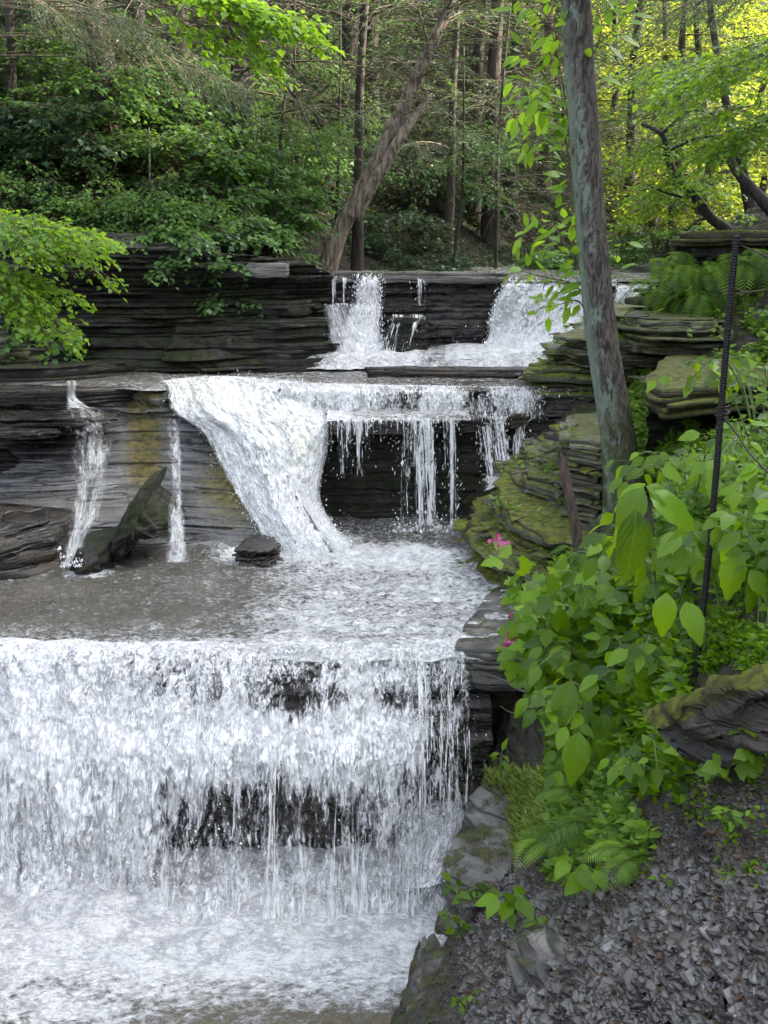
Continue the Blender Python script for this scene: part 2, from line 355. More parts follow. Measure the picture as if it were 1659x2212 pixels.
# ------------------------------------------------------------------ wooded hills round the gorge (one sheet, to the horizon)
LA = np.array([-0.9, 11.8]); LD = np.array([0.60, 0.80]); LN = np.array([-0.80, 0.60])
def hillz(x, y):
    x = np.asarray(x, float); y = np.asarray(y, float)
    dl = (x - LA[0]) * LN[0] + (y - LA[1]) * LN[1]
    along = (x - LA[0]) * LD[0] + (y - LA[1]) * LD[1]
    left = -0.34 + 0.62 * np.maximum(0, dl - 0.3) - 0.004 * np.maximum(0, dl - 8) ** 2
    left = np.where(dl > 8, -0.34 + 0.62 * 7.7 + 0.25 * (dl - 8), left)
    # line of the left cliff
    cy = np.interp(x, [c[0] for c in CLIFF], [c[1] for c in CLIFF])
    up = y - cy
    leftc = -0.05 + 0.55 * np.maximum(0, up - 0.1) + np.where(x < -2, 0.12 * (-x - 2), 0)
    kx = sstep(-0.45, -1.3, x); z = left * (1 - kx) + kx * np.maximum(left, np.minimum(leftc, left + 0.5))
    z = z + 0.012 * np.maximum(0, y - 18) ** 1.3
    dr = -dl
    right = -0.34 + 0.42 * np.maximum(0, dr - 5.0)
    z = np.maximum(z, right)
    z = z + 0.35 * fbm(x * 0.35, y * 0.35, 0, 4, 5) * sstep(12, 16, y) + 0.10 * fbm(x * 1.6, y * 1.6, 0, 4, 7)
    front = (up < 0.0) if False else None
    # gorge floor in front of the cliff and the falls
    cyl = np.interp(x, [-7, -5, -2, -1.0, -0.55, 2.8, 4.4], [9.5, 10.15, 10.6, 10.95, 11.3, 11.6, 12.2])
    k = sstep(cyl - 0.02, cyl + 0.12, y)
    floor = -4.3 + 0 * x
    wall = sstep(-4.6, -5.6, x)            # left side of the gorge beside the lower falls
    floorL = floor + wall * (4.6 + 0.5 * np.maximum(0, -5.6 - x) + 0.2 * fbm(x, y, 0, 3, 9))
    wallr = sstep(5.5, 6.6, x)
    floorL = floorL + wallr * (5.2 + 0.55 * np.maximum(0, x - 6.6)) * 1.0
    z = floorL * (1 - k) + z * k
    side = sstep(21.0, 19.0, y) * sstep(6.6 + np.maximum(0, y - 12) * .35, 11.5 + np.maximum(0, y - 12) * .35, x)
    z = z + side * 8.5  # unseen rise added right of view to keep the sun off the gorge
    z = z + 9.0 * sstep(31, 44, y)
    return z
xs = np.concatenate([np.linspace(-60, -9, 60), np.linspace(-8.9, 12, 330), np.linspace(12.2, 70, 70)])
ys = np.concatenate([np.linspace(-25, 8, 50), np.linspace(8.1, 24, 260), np.linspace(24.2, 90, 90)])
X, Y = np.meshgrid(xs, ys, indexing='ij'); Z = hillz(X, Y)
o = mesh('hills', np.stack([X, Y, Z], -1), gridf(len(xs), len(ys)), M['hill'], smooth=True); tag(o, kind='structure')

# ------------------------------------------------------------------ layered rock walls
def layers(z0, z1, seed, tmin=0.03, tmax=0.12):
    r = np.random.RandomState(seed); b = [z0]
    while b[-1] < z1: b.append(b[-1] + r.uniform(tmin, tmax) * (0.5 + r.rand()))
    return np.array(b)
def strata(z, s, seed, amp, z0, z1, tmin=0.03, tmax=0.12, ls=0.8):
    """outward offset of a bedded rock face at height z, distance s along it"""
    b = layers(z0 - 0.5, z1 + 0.5, seed, tmin, tmax)
    zz = z + 0.05 * fbm(s * 0.5, 0.3, 0, 3, seed + 3)
    k = np.clip(np.searchsorted(b, zz), 1, len(b) - 1)
    f = (zz - b[k - 1]) / (b[k] - b[k - 1])
    off = vn(s * ls + k * 3.7, k * 1.3, 0, seed) * 0.6 + vn(s * ls * 4 + k * 9.1, k * 2.3, 0, seed + 1) * 0.25
    jag = np.floor(vn(s * ls * 2.5, k * 5.1, 0, seed + 5) * 3) / 3 * 0.35
    grp = np.floor(k / 4.0); cell = np.floor(s * 1.15 + _h(grp.astype(np.int64), grp.astype(np.int64) * 0, grp.astype(np.int64) * 0, seed) * 3 + 0.25 * vn(s * 3, z * 6, 0, seed + 9)); jag = jag + 0.9 * _h(cell.astype(np.int64) + 0 * k.astype(np.int64), grp.astype(np.int64) + 0 * cell.astype(np.int64), 0 * (cell + grp).astype(np.int64), seed + 4)
    rnd = 1 - np.abs(2 * f - 1) ** 6
    return amp * (off + jag) * 1.0 + amp * 0.55 * (rnd - 1)
def wall(name, path, zb, zt, n_s, n_z, amp, seed, mat, lean=0.0, prof=None, tmin=0.03, tmax=0.12, ls=0.8, topdepth=0.6, mossf=None, kind='structure', label=None, cat=None):
    """path: plan polyline, left to right as the camera sees it; outward = towards the camera side"""
    pth = smooth_path([(p[0], p[1], 0) for p in path], n_s)
    zbs = np.interp(np.linspace(0, 1, n_s), np.linspace(0, 1, len(zb)), zb); zts = np.interp(np.linspace(0, 1, n_s), np.linspace(0, 1, len(zt)), zt)
    T = np.gradient(pth, axis=0); T /= np.linalg.norm(T, axis=1)[:, None]; O = np.stack([T[:, 1], -T[:, 0], 0 * T[:, 0]], 1)
    S = np.concatenate([[0], np.cumsum(np.linalg.norm(np.diff(pth, axis=0), axis=1))])
    t = np.linspace(0, 1, n_z)
    Zg = zbs[:, None] * (1 - t) + zts[:, None] * t
    off = strata(Zg, S[:, None] + 0 * Zg, seed, amp, min(zb), max(zt), tmin, tmax, ls) + 0.03 * fbm(S[:, None] * 9, Zg * 14, 0, 3, seed + 8)
    off = off + lean * (1 - t)[None]
    if prof is not None: off = off + prof(S[:, None] / S[-1], Zg)
    V = pth[:, None] + O[:, None] * off[..., None]; V[..., 2] = Zg
    # cap running back from the top edge
    nb = 10; tb = np.linspace(0, 1, nb)[1:]
    top = V[:, -1][:, None] - O[:, None] * (tb[None, :, None] * topdepth)
    top[..., 2] = zts[:, None] + 0.03 * fbm(S[:, None] * 3, tb[None] * 3, 0, 3, seed + 2)
    V = np.concatenate([V, top], 1)
    at = {'moss': np.ones(V.shape[:2])}
    if mossf is not None: at['moss'] = mossf(S[:, None] / S[-1], V[..., 2])
    o = mesh(name, V, gridf(n_s, V.shape[1]), mat, attrs=at)
    return tag(o, label, cat, kind=kind)
def stack(name, outline, ztop, zbot, seed, mat, amp=0.08, tmin=0.025, tmax=0.07, flare=0.25, npt=150, label=None, cat=None, kind='structure', tilt=(0, 0), moss=1.0, parent=None, steps=True):
    """a pile of thin jagged beds, each its own irregular plate, all in one rock"""
    r = np.random.RandomState(seed); ol = np.array(outline, float); c = ol.mean(0)
    cl = np.vstack([ol, ol[:1]]); n = len(ol)
    seg = np.linalg.norm(np.diff(cl, axis=0), axis=1); S = np.concatenate([[0], np.cumsum(seg)]); s = np.linspace(0, S[-1], npt, endpoint=False)
    base = np.stack([np.interp(s, S, cl[:, 0]), np.interp(s, S, cl[:, 1])], 1)
    parts = []; z = zbot; moss_at = []
    H = ztop - zbot
    while z < ztop - 0.004:
        th = min(r.uniform(tmin, tmax) * (1.6 if r.rand() < 0.2 else 1), ztop - z + 0.002); t = (z - zbot) / H
        ang = np.linspace(0, 2 * math.pi, npt, endpoint=False)
        cx_, cy_ = np.cos(ang), np.sin(ang); o1 = r.rand() * 50
        kk = r.randint(13, 24); aa = np.sort(r.uniform(0, 2 * math.pi, kk)); dd_ = r.normal(0, 0.55, kk)
        d = amp * (np.interp(ang, aa, dd_, period=2 * math.pi) + 0.5 * fbm(cx_ * 2 + o1, cy_ * 2, 0, 2, seed) + 0.25 * fbm(cx_ * 14 + o1, cy_ * 14, 0, 3, seed + 2)) - amp * (0.9 if r.rand() < 0.3 else 0)
        shrink = flare * t ** 1.3 if steps else 0
        dirv = base - c; ln = np.linalg.norm(dirv, axis=1)[:, None]; u = dirv / ln
        pl = base - u * (shrink * ln.mean() - d[:, None])
        pl = pl + r.normal(0, amp * 0.35, 2)
        rings = []
        for zz, sc in ((z, 0.985), (z + th * 0.25, 1.0), (z + th * 0.8, 1.0), (z + th, 0.985), (z + th, 0.8), (z + th, 0.5), (z + th, 0.25)):
            q = c + (pl - c) * sc
            wob = 0.02 * fbm(q[:, 0] * 3, q[:, 1] * 3, z, 3, seed)
            rings.append(np.c_[q, np.full(npt, zz) + wob + tilt[0] * (q[:, 0] - c[0]) + tilt[1] * (q[:, 1] - c[1])])
        V = np.concatenate(rings); i = np.arange(len(rings) - 1)[:, None]; j = np.arange(npt)[None]; j2 = (j + 1) % npt
        Fq = np.stack([i * npt + j, i * npt + j2, (i + 1) * npt + j2, (i + 1) * npt + j], -1).reshape(-1, 4)
        V = np.concatenate([V, V[-npt:].mean(0)[None]]); jj = np.arange(npt); k = (len(rings) - 1) * npt
        Ft = np.stack([k + jj, k + (jj + 1) % npt, np.full(npt, len(V) - 1)], 1)
        parts.append((V, [Fq, Ft])); z += th * r.uniform(0.9, 1.0)
    V, Fl = join(parts)
    V = V + 0.012 * np.stack([fbm(V[:, 0] * 9, V[:, 1] * 9, V[:, 2] * 9, 3, seed), fbm(V[:, 0] * 9, V[:, 1] * 9, V[:, 2] * 9, 3, seed + 4), 0.8 * fbm(V[:, 0] * 7, V[:, 1] * 7, V[:, 2] * 3, 3, seed + 7)], 1)
    o = mesh(name, V, Fl, mat, parent=parent, attrs={'moss': np.full(len(V), moss)})
    if cat == 'rock outcrop': OUTC.append((o, V, mat))
    return tag(o, label, cat, kind=kind)
OUTC = []

# left cliff above the upper shelf
def cliffprof(s, z): return 0.22 * sstep(-0.85, -1.12, z) * (0.5 + 0.5 * np.sin(s * 9)) + 0.12 * sstep(-0.35, -0.15, z) - 0.10 * np.exp(-((z + 0.45) / 0.12) ** 2)
wall('rock_cliff', CLIFF, [-1.25] * 5, [0.24, 0.16, 0.0, -0.08, -0.24], 520, 190, 0.10, 3, M['cliff'], lean=0.16, prof=cliffprof, tmin=0.02, tmax=0.09, topdepth=0.9, ls=1.7)
# stepped toe of the cliff that runs diagonally down to the right beside the small upper fall
for k, (uu, vt, vb, yy, sd_) in enumerate([(600, 612, 680, 10.75, 31), (640, 648, 720, 10.65, 32), (672, 690, 760, 10.55, 33), (690, 742, 800, 10.4, 34)]):
    p = P(uu, vt, yy); q = P(uu, vb, yy)
    stack('rock_ledge', [(p[0] - 1.2, yy + .5), (p[0] - 1.1, yy - .1), (p[0] - 0.2, yy - .12), (p[0] + 0.18, yy), (p[0] + 0.25, yy + .6)], p[2], q[2] - 0.12, sd_, M['cliff'], amp=0.05, flare=0.05)
# low ledge and mossy lumps at the foot of the cliff, far left
a, b_ = P(-60, 770, 9.9), P(260, 790, 10.0)
stack('rock_ledge', [(-5.5, 10.3), (-5.5, 9.5), (-4.4, 9.45), (-3.0, 9.55), (-2.55, 9.8), (-2.2, 10.3)], -1.02, -1.3, 41, M['cliff'], amp=0.06, flare=0.04)
stack('rock_ledge', [(-5.5, 10.4), (-5.2, 9.8), (-4.0, 9.75), (-3.2, 9.95), (-2.8, 10.35)], -0.72, -1.05, 42, M['mossrock'], amp=0.10, flare=0.25, moss=0.75)

for k, (u0, u1, v0, v1, yy, sd_, zo) in enumerate([(225, 330, 500, 545, 10.55, 35, 0), (330, 470, 520, 570, 10.6, 36, 0), (470, 620, 562, 592, 10.7, 37, 0)]):
    a_, c_ = P(u0, v0, yy), P(u1, v1, yy)
    stack('cliff_block', [(a_[0], yy + .6), (a_[0], yy - .22), (c_[0], yy - .20), (c_[0], yy + .6)], a_[2] - .02, c_[2] - .03, sd_, M['pale'], amp=0.04, flare=0.05, tmin=0.06, tmax=0.14, moss=.6, label=['pale squared block perched at the left of the cliff top', 'large pale squared block forming the middle of the cliff top', 'low pale capping stone at the right end of the cliff top'][k], cat='rock block', kind=None)
# wall under the top ledge
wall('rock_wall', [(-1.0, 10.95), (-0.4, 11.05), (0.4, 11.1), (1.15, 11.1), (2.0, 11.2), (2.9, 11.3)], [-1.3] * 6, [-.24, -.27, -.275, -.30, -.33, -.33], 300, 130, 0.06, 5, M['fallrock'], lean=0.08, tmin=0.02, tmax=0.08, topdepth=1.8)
# pale dry slab along the lip of the top ledge
p = [PZ(u, v, -0.245) for u, v in ((715, 585), (900, 590), (1083, 602))]
stack('rock_ledge', [(-0.55, 11.0), (0.3, 11.02), (1.13, 11.02), (1.25, 11.2), (0.4, 11.75), (-0.5, 11.75)], -0.215, -0.32, 51, M['pale'], amp=0.03, flare=0.0, tmin=0.03, tmax=0.05)
# wedge of rock in the middle of the upper fall
stack('boulder', [(0.0, 10.85), (0.1, 10.55), (0.42, 10.6), (0.47, 10.9), (0.2, 11.1)], -0.64, -1.2, 52, M['cliff'], amp=0.03, flare=0.15, label='dark wedge of wet rock under the small upper fall', cat='boulder', kind=None)
# steps between the upper fall and the shelf
stack('rock_ledge', [(-0.9, 10.9), (-0.85, 10.45), (0.1, 10.35), (1.0, 10.35), (1.6, 10.6), (1.7, 11.0)], -0.99, -1.3, 53, M['fallrock'], amp=0.05, flare=0.05)
# thin dark edge of rock standing in the shelf water
stack('rock_ledge', [(-0.2, 9.95), (0.5, 9.85), (1.3, 9.75), (2.3, 9.7), (2.4, 9.95), (1.2, 10.1), (0.2, 10.12)], -1.06, -1.2, 54, M['fallrock'], amp=0.05, flare=0.0)

# rock behind the second fall: upper tier, undercut wall
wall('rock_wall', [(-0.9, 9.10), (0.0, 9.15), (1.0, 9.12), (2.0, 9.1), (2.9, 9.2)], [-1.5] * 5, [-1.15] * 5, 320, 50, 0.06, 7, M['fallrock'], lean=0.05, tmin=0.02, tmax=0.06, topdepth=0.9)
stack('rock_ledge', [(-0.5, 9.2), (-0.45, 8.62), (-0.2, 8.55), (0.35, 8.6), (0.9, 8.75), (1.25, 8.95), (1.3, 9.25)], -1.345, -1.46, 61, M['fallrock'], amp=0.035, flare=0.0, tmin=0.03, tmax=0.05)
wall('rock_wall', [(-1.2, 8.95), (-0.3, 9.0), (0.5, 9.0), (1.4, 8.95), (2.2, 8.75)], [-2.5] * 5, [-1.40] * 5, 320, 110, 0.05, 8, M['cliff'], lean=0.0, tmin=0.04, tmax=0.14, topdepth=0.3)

# big slanted slate face on the left of the second fall
nu, nv = 620, 240
s = np.linspace(0, 1, nu)[:, None]; t = np.linspace(0, 1, nv)[None]
topx = -6.2 + s * 5.05; topy = 9.1 + 0.1 * np.sin(s * 9)
tt = np.interp(t, [0, 0.10, 0.2, 1.0], [0, 0.015, 0.08, 1.0])
Zs = Z2 - 0.03 + 0.02 * fbm(s * 9, 0, 0, 3, 2) - (0 if True else 0) - t * 1.28
out = tt * 1.50 + 0.12 * np.sin(s * 14 + 0.5) * t + 0.30 * fbm(s * 5, t * 2, 0, 3, 77) * t
rightx = topx + 0.35 * tt * s + s * 0.55 * tt
b = strata(Zs + 0 * s, s * 5.0 + 0 * t, 91, 0.035, -2.5, -1.1, 0.05, 0.12, 0.5)
crack = np.where(t < 0.15, 0.10 * vn(s * 25, t * 20, 0, 14) * 1.0, 0)
V = np.stack([rightx + 0 * t, topy - out - b - crack, Zs + 0 * s], -1)
cap = V[:, :1].copy(); cap = np.concatenate([cap + np.array([0, 1.3, -0.02]), cap + np.array([0, 0.6, 0.0])], 1)
V = np.concatenate([cap, V], 1)
us, vs, _d = proj(V); ms = 1.5 * np.exp(-((us - 312) / 34) ** 2) * sstep(1100, 1000, vs) + 1.2 * np.exp(-((us - 500) / 60) ** 2 - ((vs - 1050) / 70) ** 2)
o = mesh('rock_slope', V, gridf(nu, V.shape[1]), M['wet'], attrs={'moss': ms}); tag(o, kind='structure')
# dark overhanging edge along its top
stack('rock_ledge', [(-6.0, 9.25), (-6.0, 8.85), (-4.5, 8.82), (-3.3, 8.85), (-2.5, 8.95), (-2.15, 9.2)], -1.135, -1.26, 71, M['fallrock'], amp=0.05, flare=0.0, tmin=0.02, tmax=0.05)
stack('rock_ledge', [(-6.0, 9.1), (-5.6, 8.35), (-4.0, 8.35), (-3.35, 8.3), (-2.95, 8.55), (-3.2, 8.8)], -1.47, -1.6, 72, M['fallrock'], amp=0.06, flare=0.1, tmin=0.02, tmax=0.05, tilt=(-0.12, 0.05))
# undercut dark notches in the slate face
for k, (u0, u1, v0, yy) in enumerate([(-60, 120, 935, 8.30), (-60, 250, 905, 8.55)]):
    a_, c_ = P(u0, v0, yy), P(u1, v0 + 8, yy)
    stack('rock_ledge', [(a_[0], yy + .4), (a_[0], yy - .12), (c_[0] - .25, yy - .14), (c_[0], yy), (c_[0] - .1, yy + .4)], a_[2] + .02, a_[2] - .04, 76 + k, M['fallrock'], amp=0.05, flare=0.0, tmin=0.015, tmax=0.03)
# blocks at the foot of the slate face
def block(name, pts_front, depth, mat, label, cat, seed, kind=None):
    """a tapered angular rock: silhouette corners in the picture plane of its own distance, given real depth"""
    pf = [np.array(P(*q)) for q in pts_front]; c = np.mean(pf, 0); n = len(pf)
    K = 26; ringpts = []
    per = []
    for i in range(n):
        a, b2 = pf[i], pf[(i + 1) % n]
        for k in range(12): per.append(a + (b2 - a) * k / 12)
    per = np.array(per); m_ = len(per); rings = []
    for k, (sc, dd) in enumerate(((0.0, -0.50), (0.3, -0.42), (0.31, -0.36), (0.66, -0.30), (0.68, -0.20), (0.97, -0.12), (1.0, 0.05), (1.1, 1.0))):
        q = c + (per - c) * sc; q[:, 1] += dd * depth
        q = q + 0.03 * np.stack([fbm(q[:, 0] * 5, q[:, 2] * 12, k, 3, seed), fbm(q[:, 0] * 4, q[:, 2] * 14, k, 3, seed + 5) * 1.8, fbm(q[:, 0] * 5, q[:, 2] * 5, k, 3, seed + 9)], 1)
        q[:, 1] += 0.035 * np.floor(3 * vn(q[:, 0] * 1.5, q[:, 2] * 22, k, seed + 20)) / 3 + 0.03 * np.floor(3 * vn(q[:, 0] * 6, q[:, 2] * 6, 0, seed + 21)) / 3
        rings.append(q)
    V = np.array(rings); V = V.reshape(-1, 3); i = np.arange(len(rings) - 1)[:, None]; j = np.arange(m_)[None]; j2 = (j + 1) % m_
    Fq = np.stack([i * m_ + j, i * m_ + j2, (i + 1) * m_ + j2, (i + 1) * m_ + j], -1).reshape(-1, 4)
    o = mesh(name, V, Fq, mat, attrs={'moss': np.ones(len(V)) * 0.3}); return tag(o, label, cat, kind=kind)
block('boulder', [(228, 1205, 7.6), (262, 1120, 7.65), (300, 1058, 7.75), (330, 1040, 7.8), (322, 1080, 7.7), (372, 1135, 7.6), (362, 1160, 7.55), (300, 1158, 7.5), (262, 1212, 7.5)], 0.45, M['cliff'], 'dark pointed rock leaning on the grey slate face between two thin falls', 'boulder', 5)
block('boulder', [(140, 1245, 7.45), (168, 1178, 7.5), (232, 1175, 7.5), (240, 1245, 7.4)], 0.4, M['cliff'], 'squat black rock at the pool edge where the leftmost thin fall lands', 'boulder', 6)
stack('boulder', pz([(505, 1222), (560, 1226), (605, 1212), (600, 1192), (560, 1186), (520, 1200)], -2.25) if False else [tuple(PZ(u_, v_, -2.25)[:2]) for u_, v_ in ((505, 1222), (560, 1226), (605, 1212), (600, 1192), (560, 1186), (520, 1200))], -2.13, -2.35, 75, M['fallrock'], amp=0.04, flare=0.10, tmin=0.012, tmax=0.03, label='low broken rock at the pool edge just left of the big white chute', cat='boulder', kind=None)
stack('rock_ledge', [(-6.0, 8.2), (-6.0, 6.6), (-3.6, 6.75), (-2.6, 7.1), (-2.25, 7.5), (-2.35, 8.0)], -1.80, -2.45, 73, M['fallrock'], amp=0.10, flare=0.14, tmin=0.03, tmax=0.07, tilt=(-0.13, 0.1))
stack('rock_ledge', [(-6.0, 6.9), (-5.5, 6.4), (-4, 6.6), (-2.9, 6.95), (-2.45, 7.35), (-3.0, 7.6)], -2.12, -2.45, 74, M['fallrock'], amp=0.08, flare=0.2, tmin=0.03, tmax=0.07, tilt=(-0.05, 0.1))

# rock behind and beside the lowest fall
def lowprof(s, z): return 0.10 * sstep(-2.5, -2.60, z) + 0.10 * sstep(-2.9, -3.4, z)
wall('rock_wall', [(-6.0, 5.92), (-3, 5.84), (-1.5, 5.8), (-0.5, 5.8), (0.3, 5.8), (0.62, 5.82)], [-3.7] * 6, [-2.36] * 6, 420, 150, 0.07, 9, M['fallrock'], prof=lowprof, tmin=0.03, tmax=0.10, topdepth=0.6)
stack('rock_ledge', [(0.42, 5.82), (0.6, 5.76), (1.0, 5.72), (1.6, 5.75), (1.9, 6.3), (1.5, 7.2), (0.75, 7.0), (0.5, 6.3)], Z1 + 0.012, -2.50, 81, M['pale'], amp=0.025, flare=0.0, tmin=0.03, tmax=0.06, tilt=(0.0, 0.0), moss=0.15)
wall('rock_wall', [(0.45, 5.95), (0.9, 6.02), (1.4, 5.8), (1.8, 5.5)], [-3.6] * 4, [-2.42] * 4, 160, 90, 0.05, 12, M['cliff'], topdepth=0.4)
stack('rock_ledge', [(0.30, 5.75), (0.42, 5.45), (0.8, 5.4), (1.2, 5.5), (1.2, 5.95), (0.5, 6.0)], -3.02, -3.6, 82, M['fallrock'], amp=0.05, flare=0.15)

# mossy shale outcrop between the second fall and the middle pool
def pz(l, z): return [tuple(PZ(u, v, z)[:2]) for u, v in l]
stack('mossy_outcrop', pz([(1005, 1190), (1030, 1240), (1090, 1285), (1200, 1330), (1330, 1330), (1400, 1200), (1350, 1130), (1180, 1100), (1060, 1120), (1010, 1150)], -2.28), -1.98, -2.45, 101, M['mossrock'], amp=0.13, flare=0.130, tmin=0.012, tmax=0.042, moss=1.0, label='low layered shale outcrop covered in yellow green moss beside the middle pool', cat='rock outcrop', kind=None)
stack('mossy_outcrop', pz([(1040, 1110), (1062, 1150), (1100, 1190), (1180, 1225), (1330, 1240), (1400, 1120), (1340, 1050), (1180, 1030), (1080, 1060)], -1.98), -1.72, -2.05, 102, M['mossrock'], amp=0.13, flare=0.208, tmin=0.012, tmax=0.042, moss=0.9, tilt=(0.02, 0.05), label='upper mossy shale ledge with wet flat plates behind the broken stick', cat='rock outcrop', kind=None)
stack('mossy_outcrop', pz([(1110, 1030), (1130, 1060), (1210, 1085), (1330, 1080), (1380, 1000), (1250, 960), (1150, 985)], -1.70), -1.52, -1.9, 103, M['mossrock'], amp=0.11, flare=0.208, tmin=0.012, tmax=0.042, moss=0.6, tilt=(0.02, 0.05), label='thin stepped plates of wet shale left of the big trunk at the fall edge', cat='rock outcrop', kind=None)
stack('mossy_outcrop', pz([(1215, 945), (1225, 975), (1300, 985), (1330, 930), (1290, 905), (1230, 912)], -1.30), -1.24, -1.75, 104, M['mossrock'], amp=0.05, flare=0.156, tmin=0.012, tmax=0.042, moss=0.5, label='small blocky stack of shale beside the right end of the second fall', cat='rock outcrop', kind=None)
# steps beside the upper fall
for k, (pts, zt, zb, ms, lb) in enumerate([
    ([(1130, 808), (1290, 812), (1480, 812), (1480, 770), (1330, 762), (1180, 770)], -0.98, -1.3, 1.0, 'lowest mossy shale step at the right foot of the upper fall'),
    ([(1185, 770), (1330, 778), (1480, 775), (1480, 735), (1340, 728), (1215, 738)], -0.85, -1.1, 0.8, 'second mossy shale step right of the upper fall'),
    ([(1215, 738), (1340, 748), (1500, 745), (1500, 700), (1350, 695), (1250, 705)], -0.70, -0.95, 0.5, 'third shale step right of the upper fall, behind the big trunk'),
    ([(1290, 690), (1400, 705), (1560, 705), (1560, 668), (1420, 660), (1330, 665)], -0.52, -0.80, 0.6, 'topmost shale step below the hanging ferns')]):
    stack('mossy_outcrop', pz(pts, zt - 0.05), zt, zb, 110 + k, M['mossrock'], amp=0.11, flare=0.078, tmin=0.012, tmax=0.042, moss=ms, label=lb, cat='rock outcrop', kind=None)
# block with hanging ferns, and the mossy slab roofing it
c0 = P(1430, 640, 9.6)
stack('fern_rock', [(c0[0] - 0.12, 9.9), (c0[0] - 0.02, 9.3), (c0[0] + 0.5, 9.0), (c0[0] + 2.2, 8.6), (c0[0] + 2.4, 10.5), (c0[0] + 0.3, 10.6)], 0.05, -0.75, 121, M['cliff'], amp=0.08, flare=0.18, tmin=0.03, tmax=0.08, label='tall dark block of layered rock draped with ferns at the right edge', cat='rock outcrop', kind=None)
stack('rock_slab', [(c0[0] + 0.05, 9.75), (c0[0] + 0.12, 9.25), (c0[0] + 0.6, 8.95), (c0[0] + 2.3, 8.5), (c0[0] + 2.4, 10.3), (c0[0] + 0.4, 10.4)], 0.16, 0.04, 122, M['darkmoss'], amp=0.06, flare=0.05, moss=0.9, label='flat moss topped slab capping the fern covered rock', cat='rock slab', kind=None)
# overhanging dark ledge right of the trunk
stack('rock_slab', pz([(1395, 845), (1430, 868), (1520, 860), (1700, 850), (1750, 790), (1600, 775), (1440, 790)], -0.86), -0.79, -0.96, 131, M['darkmoss'], amp=0.05, flare=0.0, tmin=0.02, tmax=0.04, moss=0.85, label='thin mossy slab overhanging a black hollow right of the big trunk', cat='rock slab', kind=None)
q0 = PZ(1500, 850, -0.9)
wall('rock_wall', [(q0[0] - 0.2, q0[1] + 0.35), (q0[0] + 0.3, q0[1] + 0.4), (q0[0] + 1.2, q0[1] + 0.2)], [-1.6] * 3, [-0.88] * 3, 90, 50, 0.04, 132, M['cliff'], topdepth=0.5)
# foreground ledge at the right edge and pale bedrock by the lower pool
q1 = [tuple(P(u, v, y)[:2]) for u, v, y in ((1425, 1560, 3.95), (1480, 1530, 3.6), (1560, 1500, 3.35), (1680, 1470, 3.1), (1760, 1450, 3.3), (1640, 1450, 3.45), (1500, 1500, 3.85))]
_o = block('rock_slab', [(1420, 1570, 3.25), (1470, 1540, 3.2), (1520, 1515, 3.12), (1590, 1492, 3.0), (1640, 1478, 2.95), (1760, 1450, 2.9), (1760, 1610, 2.85), (1640, 1630, 2.95), (1550, 1640, 3.05), (1460, 1610, 3.2)], 0.10, M['darkmoss'], 'dark ledge with a moss rim behind the bottom right seedlings', 'rock slab', 19)
_co = np.array([v_.co[:] for v_ in _o.data.vertices]); _u, _v, _d = proj(_co); _top = np.interp(_u, [1420, 1520, 1640, 1760], [1570, 1515, 1478, 1450])
_o.data.attributes['moss'].data.foreach_set('value', (2.0 * sstep(15, 4, _v - _top)).astype(np.float32))
def onb(l, dz=0.0): return [tuple(P(u, v, y)[:2]) for u, v, y in l]
zc = P(1080, 1840, 5.0)[2]
stack('rock_slab', onb([(1005, 1840, 5.35), (950, 1960, 4.9), (1000, 2020, 4.5), (1110, 1960, 4.5), (1200, 1900, 4.5), (1210, 1850, 4.8), (1120, 1760, 5.3), (1050, 1740, 5.5)]), zc + 0.10, -3.6, 151, M['pale'], amp=0.07, flare=0.18, tmin=0.04, tmax=0.08, tilt=(0.22, 0.14), moss=0.5, label='pale weathered bedrock shelf where the bank meets the splash of the lowest fall', cat='rock slab', kind=None)
stack('rock_slab', onb([(925, 2010, 4.75), (860, 2130, 4.35), (830, 2230, 4.1), (960, 2230, 3.85), (1060, 2120, 4.05), (1020, 2030, 4.4)]), -3.27, -3.7, 152, M['pale'], amp=0.06, flare=0.15, tmin=0.04, tmax=0.08, tilt=(0.25, 0.0), moss=0.3, label='pale flat bedrock at the water edge in the bottom centre', cat='rock slab', kind=None)
stack('rock_slab', onb([(1160, 2200, 3.0), (1290, 2180, 2.85), (1440, 2120, 2.75), (1400, 2080, 2.9), (1200, 2110, 3.3), (1110, 2150, 3.3)]), P(1280, 2140, 3.0)[2] + 0.02, P(1280, 2140, 3.0)[2] - 0.2, 153, M['pale'], amp=0.05, flare=0.1, tmin=0.02, tmax=0.04, tilt=(0.35, 0.05), moss=0.1, label='cracked pale grey bedrock showing through the gravel at the bottom', cat='rock slab', kind=None)
# ------------------------------------------------------------------ water
M['fall'] = fall_mat('falling_water')
M['fallfine'] = fall_mat('falling_water_fine', (11, 3.2), (44, 14), soft=0.16)
M['veil'] = fall_mat('thin_veil', (9, 2.2), (50, 9), soft=0.26, amax=0.7)
M['strand'] = fall_mat('falling_strands', (26, 1.1), (70, 7), soft=0.07)
M['pool'] = pool_mat('pool_water'); M['pool2'] = pool_mat('shallow_water', (0.075, 0.067, 0.05), (13, 20), 7.0, 0.50)  # fine specks in the shallow water double as painted glints
def water_sheet(name, X, Y, Z, foam, mat):
    o = mesh(name, np.stack([X, Y, Z], -1), gridf(*X.shape), mat, attrs={'foam': np.clip(foam, 0, 1)}, smooth=True)
    return tag(o, kind='structure')
def blob(u, v, cu, cv, ru, rv): return np.exp(-((u - cu) / ru) ** 2 - ((v - cv) / rv) ** 2)
